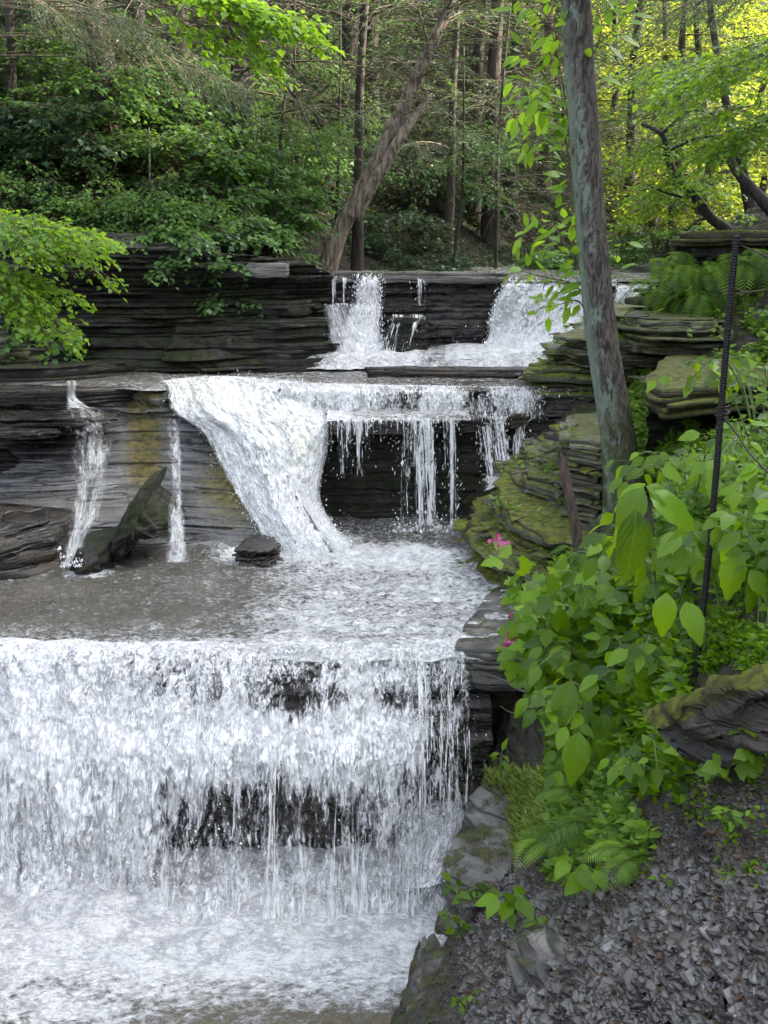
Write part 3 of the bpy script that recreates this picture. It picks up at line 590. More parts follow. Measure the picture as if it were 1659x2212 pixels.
# lower pool
X, Y = np.meshgrid(np.arange(-6.0, 1.1, 0.022), np.arange(0.6, 5.75, 0.022), indexing='ij')
U, Vv, D = proj(np.stack([X, Y, np.full_like(X, Z0)], -1))
near = sstep(4.45, 5.25, Y)
Z = Z0 + (0.02 + 0.10 * near) * fbm(X * 5, Y * 6.5, 0, 6, 4, 0.62) + 0.05 * near * fbm(X * 2, Y * 2, 0, 2, 6) + 0.05 * blob(X, Y, -1.6, 5.2, 1.6, 0.5)
foam = 0.36 + 0.68 * sstep(3.7, 5.0, Y + 0.35 * fbm(X * 1.1, Y * 2, 0, 4, 8) - 0.15 * sstep(-1.2, 0.3, X)) + 0.16 * sstep(-0.8, -1.6, X)
foam = foam - 0.35 * blob(X, Y, -1.55, 4.45, 0.35, 0.12) - 0.26 * sstep(4.55, 4.1, Y) * sstep(-1.6, -0.1, X)
water_sheet('water', X, Y, Z, foam, M['pool'])
# middle pool
X, Y = np.meshgrid(np.arange(-6.0, 1.25, 0.02), np.arange(5.78, 9.05, 0.02), indexing='ij')
amp = 0.045 + 0.05 * blob(X, Y, -0.6, 8.0, 0.9, 0.5)
dn = np.clip((8.2 - Y) / 2.3, 0, 1)
Z = Z1 + amp * fbm(X * 7, Y * 9, 0, 5, 14, 0.65) + 0.012 * fbm(X * 2.5 + Y, Y * 3, 0, 2, 16) - 0.05 * sstep(5.95, 5.78, Y)
ff = np.maximum(1.15 * np.exp(-((X + 0.70) / 0.75) ** 2 - ((Y - 8.0) / 0.55) ** 2), 0.95 * np.exp(-((X - 0.1) / 0.75) ** 2 - ((Y - 7.75) / 0.45) ** 2))
ff = np.maximum(ff, 0.62 * sstep(8.2, 7.6, Y) * sstep(-1.7, -0.4, X)); ff = np.maximum(ff, 0.95 * np.exp(-((X + 2.12) / 0.2) ** 2 - ((Y - 7.32) / 0.15) ** 2))
ff = np.maximum(ff, 0.44 * sstep(6.9, 6.1, Y)); ff = np.maximum(ff, 0.32 + 0.09 * sstep(-2, 0, X)); ff = ff + 0.12 * sstep(6.05, 5.85, Y)  # base level spreads pale specks as painted sparkle, beyond the real foam
ff = ff - 0.08 * sstep(-0.6, -1.8, X) * sstep(5.9, 6.6, Y) + 0.12 * fbm(X * 1.5, Y * 4, 0, 3, 19)
water_sheet('water', X, Y, Z, ff, M['pool2'])
# shelf above the second fall, the tier, and the stepped foam above it
X, Y = np.meshgrid(np.arange(-6.0, 2.9, 0.02), np.arange(9.08, 10.6, 0.02), indexing='ij')
Z = Z2 + 0.018 * fbm(X * 7, Y * 9, 0, 4, 24, 0.6) - 0.03 * sstep(9.25, 9.08, Y) - 0.02 * sstep(-2.3, -1.9, X) + 0.05 * blob(X, Y, -1.2, 9.4, 0.5, 0.25) - 0.03 * sstep(-2.4, -3.0, X)
ff = 0.36 + 0.3 * np.exp(-((X + 1.3) / 0.9) ** 2) * sstep(9.6, 9.2, Y) + 0.10 * fbm(X * 2, Y * 5, 0, 3, 29) - 0.12 * sstep(-1.8, -2.6, X) + 0.25 * sstep(10.1, 10.35, Y) * sstep(-1.2, -0.6, X)
water_sheet('water', X, Y, Z, ff, M['pool2'])
X, Y = np.meshgrid(np.arange(-0.47, 0.72, 0.02), np.arange(8.58, 9.1, 0.02), indexing='ij')
Z = ZT + 0.018 + 0.02 * fbm(X * 8, Y * 9, 0, 4, 34, 0.6) - 0.03 * sstep(8.7, 8.58, Y)
ff = 0.50 + 0.45 * sstep(0.0, -0.7, X) + 0.14 * fbm(X * 3, Y * 5, 0, 3, 39)
water_sheet('water', X, Y, Z, ff, M['pool2'])
X, Y = np.meshgrid(np.arange(-0.85, 1.75, 0.02), np.arange(10.3, 11.05, 0.02), indexing='ij')
Z = -0.965 + 0.035 * fbm(X * 6, Y * 6, 0, 5, 44, 0.6) - 0.15 * sstep(10.42, 10.3, Y) + 0.05 * blob(X, Y, 1.1, 10.9, 0.5, 0.3)
ff = 0.62 + 0.45 * np.exp(-((X - 1.0) / 0.7) ** 2) + 0.5 * np.exp(-((X + 0.15) / 0.3) ** 2) - 0.35 * sstep(0.25, 0.4, X) * sstep(0.75, 0.6, X) + 0.1 * fbm(X * 3, Y * 3, 0, 3, 49)
water_sheet('water', X, Y, Z, ff, M['pool2'])
# stream above the top ledge
X, Y = np.meshgrid(np.arange(-0.9, 4.2, 0.04), np.arange(11.05, 17.0, 0.04), indexing='ij')
Z = -0.262 - 0.045 * sstep(1.0, 1.2, X) * sstep(12, 11.1, Y) + 0.012 * fbm(X * 7, Y * 9, 0, 4, 54, 0.6) + 0.012 * np.maximum(0, Y - 11.5)
Z = np.where((X < 1.13) & (Y < 11.9), Z - 0.03, Z)
water_sheet('water', X, Y, Z, 0.38 + 0.12 * fbm(X * 3, Y * 3, 0, 3, 59) + 0 * X, M['pool2'])

def fall_sheet(rows, nu, nv, dens, mat, seed, bulge=0.03, warm=None, layers=2, gap=0.05, label=None):
    """rows: list of (polyline left->right in world points); sheet hangs through them"""
    R = np.array([smooth_path(r, nu) if len(r) > 2 else np.linspace(r[0], r[1], nu) for r in rows])     # k,nu,3
    k = len(R); t = np.linspace(0, k - 1, nv); i = np.clip(t.astype(int), 0, k - 2); f = (t - i)[:, None, None]
    p0 = R[np.clip(i - 1, 0, k - 1)]; p1 = R[i]; p2 = R[i + 1]; p3 = R[np.clip(i + 2, 0, k - 1)]
    G = 0.5 * (2 * p1 + (p2 - p0) * f + (2 * p0 - 5 * p1 + 4 * p2 - p3) * f ** 2 + (-p0 + 3 * p1 - 3 * p2 + p3) * f ** 3)
    G = G.transpose(1, 0, 2)                                                                               # nu,nv,3
    s = np.linspace(0, 1, nu)[:, None] + 0 * t[None]; tt = (t / (k - 1))[None] + 0 * s
    Lu = np.linalg.norm(np.diff(G[:, nv // 2], axis=0), axis=1).sum(); Lv = np.linalg.norm(np.diff(G[nu // 2], axis=0), axis=1).sum()
    parts = []; D_ = []; W_ = []; UV = []
    for l in range(layers):
        gx, gz = G[..., 0], G[..., 2] + 0.7 * G[..., 1]
        off = bulge * (fbm(gx * 7, gz * 3.2, l, 5, seed + l * 7, 0.62) * 0.9 + 0.5 * fbm(gx * 20, gz * 11, l, 4, seed + 3 + l, 0.6) + fbm(s * Lu * 9, tt * Lv * 1.6, l, 4, seed + 31 + l)) - l * gap * (0.3 + tt)
        Vv_ = G.copy(); Vv_[..., 1] -= off; Vv_[..., 2] += 0.2 * off
        d = dens(s, tt) - 0.10 * (l == 0) * (layers > 1) + 0.05 * l
        ed = np.minimum(s, 1 - s) * Lu; d = d * (0.35 + 0.65 * sstep(0, min(0.10, 0.3 * Lu), ed))
        parts.append((Vv_.reshape(-1, 3), [gridf(nu, nv)])); D_.append(d.ravel()); W_.append((warm(s, tt) if warm else 0 * s).ravel())
        UV.append(np.stack([s * Lu + l * 13.1 + seed, tt * Lv + l * 5.7], -1).reshape(-1, 2))
    V, Fl = join(parts)
    o = mesh('waterfall', V, Fl, mat, attrs={'dens': np.clip(np.concatenate(D_), 0, 1.2), 'warm': np.concatenate(W_)}, uv=np.concatenate(UV), smooth=True)
    tag(o, kind='structure'); return G
DROP_V = []; 
OCT = np.array([[1, 0, 0], [-1, 0, 0], [0, 1, 0], [0, -1, 0], [0, 0, 1], [0, 0, -1]], float)
OCTF = np.array([[0, 2, 4], [2, 1, 4], [1, 3, 4], [3, 0, 4], [2, 0, 5], [1, 2, 5], [3, 1, 5], [0, 3, 5]])
def drops(C, size, stretch, seed, fdir=None):
    r = np.random.RandomState(seed); n = len(C)
    sz = size * np.exp(r.normal(0, 0.45, n)); k = np.stack([sz, sz, sz * (1 + stretch * r.rand(n))], 1)
    A = OCT[None] * k[:, None]
    tl = r.normal(0, 0.25, (n, 2)); A[..., 0] += A[..., 2] * tl[:, None, 0]; A[..., 1] += A[..., 2] * tl[:, None, 1]
    if fdir is not None: A = A + A[..., 2:3] * np.asarray(fdir)[None, None]
    V = A + C[:, None]; Fi = (np.arange(n)[:, None, None] * 6 + OCTF[None]).reshape(-1, 3)
    DROP_V.append((V.reshape(-1, 3), [Fi]))
def drops_on(G, n, size, stretch, seed, prob=None, spread=0.03, out=0.02):
    r = np.random.RandomState(seed); a = r.rand(n); b = r.rand(n)
    if prob is not None:
        keep = r.rand(n) < prob(a, b) * sstep(-0.5, 0.35, fbm(a * 30, b * 7, 0, 3, seed)); a = a[keep]; b = b[keep]
    i = (a * (G.shape[0] - 1)).astype(int); j = (b * (G.shape[1] - 1)).astype(int); C = G[i, j].copy()
    C += r.normal(0, 1, C.shape) * spread * np.array([0.6, 1, 0.6]); C[:, 1] -= out
    drops(C, size, stretch, seed + 1)

# ---- lowest fall
xl = list(np.linspace(-3.4, 0.53, 40))
def row(y, z, bul=0): return [(x, y - bul * (0.5 + 0.5 * math.cos(x * 1.9 + 1.2)) + 0.07 * float(fbm(x * 1.6, 3, 0, 4, 8)) + 0.04 * float(fbm(x * 5, z * 2, 0, 3, 9)), z + 0.03 * float(fbm(x * 2.3, 7, 0, 4, 5)) * (z > -2.6)) for x in xl]
rows = [row(5.92, Z1 + 0.012), row(5.80, Z1 - 0.015), row(5.70, -2.38, 0.06), row(5.60, -2.55, 0.12), row(5.46, -2.75, 0.16), row(5.36, -3.05, 0.20), row(5.28, -3.32, 0.22), row(5.18, -3.50, 0.24)]
def dlow(s, t):
    left = sstep(0.78, 0.30, s)
    base = 0.45 + 0.27 * left
    base = base + 0.10 * sstep(0.10, 0.0, t) + 0.34 * np.exp(-((t - 0.50) / 0.10) ** 2) * sstep(0.98, 0.84, s)
    base = base - 0.14 * np.exp(-((t - 0.36) / 0.05) ** 2) * sstep(0.45, 0.7, s)
    base = base - 0.19 * sstep(0.58, 0.70, t) * np.exp(-((s - 0.72) / 0.16) ** 2) * sstep(1.0, 0.86, t)
    base = base - 0.16 * sstep(0.55, 0.62, t) * np.exp(-((s - 0.36) / 0.03) ** 2) * sstep(1.0, 0.9, t)
    base = base - 0.14 * sstep(0.90, 0.97, s) * sstep(0.1, 0.4, t) + 0.35 * sstep(0.86, 0.98, t)
    return base + 0.26 * fbm(s * 9 + 0.5 * vn(s * 5, t * 5, 0, 9), t * 3.5, 0, 4, 60)
Glow = fall_sheet(rows, 420, 240, dlow, M['fall'], 60, bulge=0.05, layers=2, gap=0.07)
drops_on(Glow, 12000, 0.0018, 2.6, 61, lambda a, b: np.clip(dlow(a, b) * 1.1 * sstep(0.05, 0.3, b), 0, 1), 0.05, 0.05)
drops_on(Glow, 6000, 0.0022, 1.3, 62, lambda a, b: np.clip(dlow(a, b) * sstep(0.35, 0.8, b), 0, 1), 0.06, 0.08)
rs = [[q for q in r_ if q[0] > -1.6] for r_ in rows]; rs = [[(q[0], q[1] - 0.06, q[2]) for q in r_] for r_ in rs]
fall_sheet(rs, 260, 180, lambda s, t: 0.25 + 0.24 * vn(s * 26, t * 2.2, 0, 64) + 0.12 * vn(s * 70, t * 2, 0, 65) + 0.12 * sstep(0.7, 1, t), M['strand'], 64, bulge=0.03, layers=1)
# small side cascade at its right foot
G = fall_sheet([[P(905, 1740, 5.5), P(1040, 1725, 5.6)], [P(890, 1790, 5.38), P(1045, 1770, 5.45)], [P(870, 1870, 5.25), P(1030, 1830, 5.3)], [P(860, 1935, 5.1), P(1000, 1895, 5.15)]], 90, 90,
               lambda s, t: 0.44 + 0.2 * t + 0.25 * fbm(s * 6, t * 4, 0, 3, 66), M['fallfine'], 66, bulge=0.05, layers=3)
drops_on(G, 500, 0.0022, 3, 67, None, 0.04, 0.05)

# ---- second fall: the big slanting chute
rows = [[P(345, 822, 9.25), P(480, 812, 9.3), P(640, 826, 9.3)],
        [P(358, 838, 9.08), P(490, 830, 9.1), P(655, 846, 9.1)],
        [P(372, 885, 8.85), P(520, 890, 8.75), P(700, 890, 8.9)],
        [P(430, 930, 8.72), P(580, 945, 8.5), P(712, 915, 8.66)],
        [P(470, 1000, 8.50), P(600, 1020, 8.3), P(706, 980, 8.55)],
        [P(510, 1075, 8.28), P(615, 1085, 8.12), P(692, 1060, 8.40)],
        [P(550, 1135, 8.08), P(640, 1145, 7.95), P(712, 1120, 8.22)],
        [P(585, 1198, 7.84), P(670, 1205, 7.80), P(765, 1178, 8.0)]]
Gch = fall_sheet(rows, 200, 220, lambda s, t: 0.70 + 0.14 * sstep(0.1, 0.35, t) - 0.30 * sstep(0.16, 0.0, s) * sstep(0.3, 0.5, t) + 0.14 * fbm(s * 12, t * 2.5, 0, 3, 73) - 0.12 * sstep(0.85, 1.0, s) * sstep(0.4, 0.5, t) + 0.12 * fbm(s * 5, t * 5, 0, 3, 70), M['fall'], 70, bulge=0.05, layers=3, gap=0.05,
                 warm=lambda s, t: 0.75 * np.exp(-((s - 0.25) / 0.25) ** 2 - ((t - 0.12) / 0.12) ** 2) + 0.5 * np.exp(-((s - 0.7) / 0.2) ** 2 - ((t - 0.4) / 0.2) ** 2))
drops_on(Gch, 5000, 0.0022, 1.5, 71, lambda a, b: 0.4 + 0.6 * b, 0.05, 0.06)
# second fall: upper tier from the shelf to the ledge
rows = [[P(600, 826, 9.2), P(900, 832, 9.18), P(1180, 836, 9.18)], [P(600, 838, 9.02), P(900, 845, 9.02), P(1180, 848, 9.04)], [P(600, 862, 8.98), P(900, 868, 8.96), P(1180, 872, 9.0)], [P(600, 892, 8.95), P(900, 896, 8.93), P(1180, 905, 8.97)]]
def dt(s, t): return 0.70 * sstep(0.40, 0.18, s) + 0.46 * sstep(0.15, 0.4, s) + 0.22 * np.sin(s * 23 + 1) * sstep(0.3, 0.5, s) * 0.7 + 0.10 * sstep(0.2, 0, t) + 0.16 * fbm(s * 16, t, 0, 3, 75)
G = fall_sheet(rows, 300, 40, dt, M['fallfine'], 75, bulge=0.03)
drops_on(G, 2600, 0.0022, 4, 76, lambda a, b: dt(a, b), 0.03, 0.03)
# strands falling off the ledge over the dark hollow
def strands(u0, u1, vtop, vbot, ytop, ybot, dens, seed, n=60, layers=1, mat='strand', slant=0, dr=600):
    rows = [[P(u0, vtop, ytop + .06), P(u1, vtop, ytop + .06)], [P(u0, vtop + 8, ytop), P(u1, vtop + 8, ytop)],
            [P(u0 + slant * .5, (vtop + vbot) / 2, ytop * .6 + ybot * .4), P(u1 + slant * .5, (vtop + vbot) / 2, ytop * .6 + ybot * .4)], [P(u0 + slant, vbot, ybot), P(u1 + slant, vbot, ybot)]]
    G = fall_sheet(rows, n, 90, dens, M[mat], seed, bulge=0.035, layers=layers)
    if dr: drops_on(G, dr, 0.0022, 5, seed + 1, lambda a, b: np.clip(dens(a, b) * 1.3, 0, 1), 0.035, 0.03)
strands(700, 812, 905, 1030, 8.52, 8.45, lambda s, t: 0.62 - 0.45 * t * (0.5 + s) + 0.25 * vn(s * 9, t * .7, 0, 81), 81, 60)
strands(845, 1000, 905, 1135, 8.52, 8.38, lambda s, t: 0.24 + 0.26 * np.exp(-((s - 0.45) / 0.30) ** 2) + 0.26 * vn(s * 14, t * .8, 0, 82) - 0.05 * t, 82, 90, dr=1500)
strands(812, 846, 905, 960, 8.52, 8.5, lambda s, t: 0.42 - 0.3 * t + 0.1 * vn(s * 5, t, 0, 83), 83, 20, dr=100)
strands(1025, 1100, 900, 1045, 8.75, 8.55, lambda s, t: 0.56 + 0.2 * vn(s * 5, t * 2, 0, 84), 84, 60, slant=18, dr=1200)
strands(1075, 1165, 872, 1010, 8.98, 8.75, lambda s, t: 0.50 + 0.25 * vn(s * 6, t, 0, 85) - 0.15 * t, 85, 60, slant=-8, dr=900)
strands(1170, 1265, 848, 900, 9.02, 9.0, lambda s, t: 0.34 + 0.1 * vn(s * 9, t, 0, 86) - 0.2 * t, 86, 50, dr=60)
# little apron where the right strands land
fall_sheet([[P(1040, 1035, 8.55), P(1150, 1000, 8.75)], [P(1050, 1048, 8.4), P(1140, 1015, 8.55)], [P(1045, 1062, 8.3), P(1110, 1035, 8.4)]], 40, 20, lambda s, t: 0.9 + 0 * s, M['fall'], 88, bulge=0.02)
# thin falls on the left slate face
def dth(s, t): return 0.60 + 0.12 * fbm(s * 4, t * 3, 0, 3, 91) - 0.15 * np.abs(s - 0.5) * 2
fall_sheet([[P(140, 822, 8.95), P(166, 822, 8.95)], [P(141, 828, 8.80), P(165, 828, 8.80)], [P(142, 860, 8.74), P(167, 860, 8.74)], [P(136, 880, 8.58), P(210, 882, 8.58)],
            ], 30, 30, lambda s, t: 0.5 + 0.2 * fbm(s * 4, t * 2, 0, 2, 90), M['veil'], 90, bulge=0.015)
G = fall_sheet([[P(132, 876, 8.64), P(215, 880, 8.62)], [P(135, 905, 8.46), P(235, 905, 8.46)], [P(150, 960, 8.22), P(240, 960, 8.22)], [P(158, 1030, 7.98), P(232, 1030, 7.98)], [P(150, 1100, 7.72), P(215, 1100, 7.72)], [P(140, 1165, 7.48), P(185, 1165, 7.48)], [P(132, 1222, 7.32), P(170, 1222, 7.32)]],
               60, 150, lambda s, t: 0.31 + 0.22 * t ** 2 + 0.26 * fbm(s * 6, t * 5, 0, 4, 92), M['veil'], 92, bulge=0.02)
G = fall_sheet([[P(352, 905, 8.62), P(392, 905, 8.62)], [P(358, 960, 8.22), P(396, 960, 8.22)], [P(366, 1030, 7.95), P(394, 1030, 7.95)], [P(364, 1100, 7.68), P(396, 1100, 7.68)], [P(360, 1165, 7.46), P(400, 1165, 7.46)], [P(352, 1215, 7.30), P(410, 1215, 7.30)]],
               30, 120, lambda s, t: 0.31 + 0.14 * t + 0.26 * fbm(s * 3, t * 6, 0, 4, 95), M['veil'], 95, bulge=0.015)
# film of water over the slate face (left): loose streaks
# ---- upper falls
rows = [[P(768, 598, 11.15), P(822, 598, 11.15)], [P(766, 604, 10.98), P(826, 604, 10.98)], [P(760, 650, 10.90), P(828, 650, 10.90)], [P(742, 700, 10.78), P(826, 700, 10.78)], [P(728, 740, 10.66), P(836, 740, 10.66)], [P(700, 785, 10.45), P(850, 785, 10.45)]]
G = fall_sheet(rows, 80, 110, lambda s, t: 0.72 + 0.12 * sstep(0.35, 0.6, t) + 0.1 * fbm(s * 5, t * 5, 0, 3, 101), M['fallfine'], 101, bulge=0.04)
drops_on(G, 1500, 0.0028, 2.5, 102, None, 0.04, 0.03)
rows = [[P(1084, 606, 11.25), P(1250, 608, 11.25), P(1330, 610, 11.2)], [P(1082, 613, 11.05), P(1240, 615, 11.05), P(1330, 616, 11.05)], [P(1068, 650, 10.98), P(1180, 655, 10.94), P(1290, 655, 10.9)], [P(1056, 690, 10.94), P(1160, 695, 10.88), P(1262, 695, 10.8)], [P(1050, 735, 10.86), P(1130, 740, 10.78), P(1232, 735, 10.6)], [P(990, 785, 10.6), P(1090, 790, 10.5), P(1200, 775, 10.4)]]
G = fall_sheet(rows, 160, 120, lambda s, t: 0.74 + 0.16 * sstep(0.55, 0.8, t) + 0.1 * fbm(s * 8, t * 4, 0, 3, 104) - 0.14 * np.exp(-((s - 0.3) / 0.2) ** 2 - ((t - 0.5) / 0.15) ** 2), M['fallfine'], 104, bulge=0.045)
drops_on(G, 3500, 0.0028, 2.5, 105, None, 0.04, 0.03)
fall_sheet([[P(1322, 611, 11.15), P(1420, 612, 11.1)], [P(1322, 617, 10.98), P(1415, 618, 10.95)], [P(1322, 640, 10.9), P(1380, 640, 10.85)], [P(1322, 665, 10.85), P(1340, 665, 10.85)]], 50, 40, lambda s, t: 0.5 + 0.1 * fbm(s * 8, t * 4, 0, 3, 107), M['fallfine'], 107, bulge=0.02)
for (u0, u1, v1, dn_, sd_) in ((716, 728, 660, 0.5, 111), (738, 752, 655, 0.5, 112), (890, 930, 660, 0.42, 113), (632, 660, 625, 0.5, 114)):
    strands(u0, u1, 598, v1, 10.98, 10.88, lambda s, t: dn_ + 0.1 - 0.25 * t + 0.2 * vn(s * 7, t, 0, sd_), sd_, 20, dr=40)
# slanting trickle along the toe of the cliff, left of the small upper fall
strands(690, 765, 655, 765, 10.6, 10.42, lambda s, t: 0.30 + 0.3 * t + 0.2 * vn(s * 4, t * 2, 0, 115), 115, 30, slant=22, dr=60, mat='veil')
strands(830, 925, 680, 770, 10.6, 10.4, lambda s, t: 0.40 + 0.2 * vn(s * 4, t, 0, 117), 117, 30, slant=-20, dr=60)
# splash above foam
r = np.random.RandomState(5)
def splash(n, u0, u1, v, y, hgt, size, seed):
    r = np.random.RandomState(seed); uu = r.uniform(u0, u1, n); yy = y + r.normal(0, 0.12, n)
    C = np.array([P(a, v, b) for a, b in zip(uu, yy)]); C[:, 2] += np.abs(r.exponential(hgt, n)); drops(C, size, 1.0, seed + 1)
splash(1300, -60, 1000, 1925, 5.08, 0.10, 0.0024, 201); splash(700, 590, 760, 1185, 7.85, 0.07, 0.0028, 203); splash(300, 840, 1000, 1150, 8.3, 0.04, 0.004, 205); splash(500, 700, 1200, 780, 10.5, 0.06, 0.0028, 207); splash(150, 130, 180, 1225, 7.3, 0.04, 0.004, 209)
md, nd, lk, b = newmat('water_drops'); b.inputs['Base Color'].default_value = (0.80, 0.81, 0.83, 1); b.inputs['Roughness'].default_value = 0.3; b.inputs['Specular IOR Level'].default_value = 0.8
M['drops'] = md
V, Fl = join(DROP_V); o = mesh('water_spray', V, Fl, md); tag(o, 'fine drops and threads of white water thrown off the falls', 'water spray', kind='stuff')
# ------------------------------------------------------------------ leaves
def T_rhomb(w=0.30, fold=0.06, droop=-0.10):
    V = np.array([[0, 0, 0], [.42, w, fold], [1, 0, droop], [.42, -w, fold]]); return V, np.array([[0, 2, 1], [0, 3, 2]]), None
def T_ovate(n=7, w=0.30, droop=0.25, fold=0.10, wave=0.0, seed=0):
    r = np.random.RandomState(seed); x = np.linspace(0, 1, n); prof = w * np.sin(np.pi * x ** 0.80) ** 0.9 * (1 - 0.25 * x); prof[0] = 0.004; prof[-1] = 0.003
    V = []; uv = []
    for i in range(n):
        zz = -droop * x[i] ** 2
        for sgn, q in ((-1, 1.0), (-1, .5), (0, 0), (1, .5), (1, 1.0)):
            yy = sgn * q * prof[i]; V.append([x[i] + (0.03 * q * (i % 2) if q == 1 else 0), yy * (1 + 0.06 * (i % 2) * (q == 1)), zz + fold * q * prof[i] / w * (1 + wave * r.normal()) - 0.06 * q * q * prof[i] / w]); uv.append([x[i], 0.5 + yy / (2 * w)])
    return np.array(V), gridf(n, 5), np.array(uv)
def T_lobed():
    # three-lobed toothed leaf (bramble / maple), fan of quads from the midrib
    out = [(0, 0), (-.05, .16), (.08, .30), (.22, .46), (.36, .50), (.40, .34), (.46, .24), (.62, .30), (.72, .22), (.84, .13), (1, 0)]
    V = []; uv = []; F_ = []
    for sgn in (1, -1):
        b0 = len(V)
        for i, (x, y) in enumerate(out):
            mx = i / (len(out) - 1)
            V.append([mx, 0, -0.18 * mx * mx]); uv.append([mx, .5]); V.append([x, sgn * y, 0.10 * y - 0.20 * max(x, 0) ** 2 - 0.25 * y * y]); uv.append([x, .5 + sgn * y])
        for i in range(len(out) - 1):
            a = b0 + 2 * i; F_.append([a, a + 1, a + 3, a + 2] if sgn < 0 else [a, a + 2, a + 3, a + 1])
    return np.array(V), np.array(F_), np.array(uv)
TPL = {'rhomb': T_rhomb(), 'needle': T_rhomb(0.13, 0.02, -0.05), 'pinna': T_rhomb(0.07, 0.01, -0.12), 'broad': T_rhomb(0.42, 0.08, -0.15), 'ovate': T_ovate(), 'long': T_ovate(8, 0.2, 0.3, 0.08), 'big': T_ovate(11, 0.29, 0.32, 0.12, 0.25, 3), 'lobed': T_lobed(), 'mid': T_ovate(5, 0.27, 0.15, 0.08)}
def nrmz(a): return a / (np.linalg.norm(a, axis=-1, keepdims=True) + 1e-9)
class LV:
    def __init__(s): s.p = []; s.d = []; s.n = []; s.s = []; s.t = []
    def add(s, p, d, n, sz, t):
        p = np.asarray(p, float).reshape(-1, 3); k = len(p)
        s.p.append(p); s.d.append(np.broadcast_to(np.asarray(d, float).reshape(-1, 3), (k, 3))); s.n.append(np.broadcast_to(np.asarray(n, float).reshape(-1, 3), (k, 3)))
        s.s.append(np.broadcast_to(np.asarray(sz, float).ravel(), (k,))); s.t.append(np.broadcast_to(np.asarray(t, float).ravel(), (k,)))
    def arrays(s, tpl):
        p = np.concatenate(s.p); d = nrmz(np.concatenate(s.d)); n = np.concatenate(s.n); sz = np.concatenate(s.s); t = np.concatenate(s.t)
        side = nrmz(np.cross(n, d)); n = np.cross(d, side); TV, TF, TU = TPL[tpl]; k = len(TV)
        V = p[:, None] + sz[:, None, None] * (TV[None, :, :1] * d[:, None] + TV[None, :, 1:2] * side[:, None] + TV[None, :, 2:] * n[:, None])
        Fi = (np.arange(len(p))[:, None, None] * k + TF[None]).reshape(-1, TF.shape[1])
        uv = None if TU is None else np.broadcast_to(TU[None], (len(p), k, 2)).reshape(-1, 2)
        return V.reshape(-1, 3), Fi, np.repeat(t, k), (np.zeros((len(p) * k, 2)) if uv is None else uv)
    def build(s, name, tpl, mat, parent=None, smooth=False):
        V, Fi, t, uv = s.arrays(tpl); return mesh(name, V, [Fi], mat, parent, {'tint': t}, uv, smooth)
def prisms(A, B, ra, rb):
    """thin three-sided twigs from A to B"""
    A = np.asarray(A, float).reshape(-1, 3); B = np.asarray(B, float).reshape(-1, 3); n = len(A)
    T = nrmz(B - A); ref = np.where(np.abs(T[:, 2:]) > 0.8, np.array([[1.0, 0, 0]]), np.array([[0, 0, 1.0]])); S = nrmz(np.cross(T, ref)); Q = np.cross(T, S)
    ra = np.broadcast_to(ra, (n,))[:, None]; rb = np.broadcast_to(rb, (n,))[:, None]; V = []
    for k in range(3):
        a = 2 * math.pi * k / 3; o_ = math.cos(a) * S + math.sin(a) * Q; V += [A + ra * o_, B + rb * o_]
    V = np.stack(V, 1).reshape(-1, 3); b = np.arange(n)[:, None] * 6
    F_ = np.concatenate([b + np.array([[2 * k, 2 * ((k + 1) % 3), 2 * ((k + 1) % 3) + 1, 2 * k + 1]]) for k in range(3)])
    return V, [F_]
def crown(name, L, W, tpl, lmat, wmat, parent, smooth=False):
    """leaves and the twigs that carry them as one part"""
    V, Fi, t, uv = L.arrays(tpl); parts = [(V, [Fi])]
    WV, WF = join(W); Q = [f + len(V) for f in WF]
    VV = np.concatenate([V, WV]); tt = np.concatenate([t, np.full(len(WV), .5)]); uu = np.concatenate([uv, np.zeros((len(WV), 2))])
    o = mesh(name, VV, [Fi] + Q, lmat, parent, {'tint': tt}, uu, smooth); me = o.data; me.materials.append(wmat)
    mi = np.zeros(len(me.polygons), np.int32); mi[len(Fi):] = 1; me.polygons.foreach_set('material_index', mi); return o
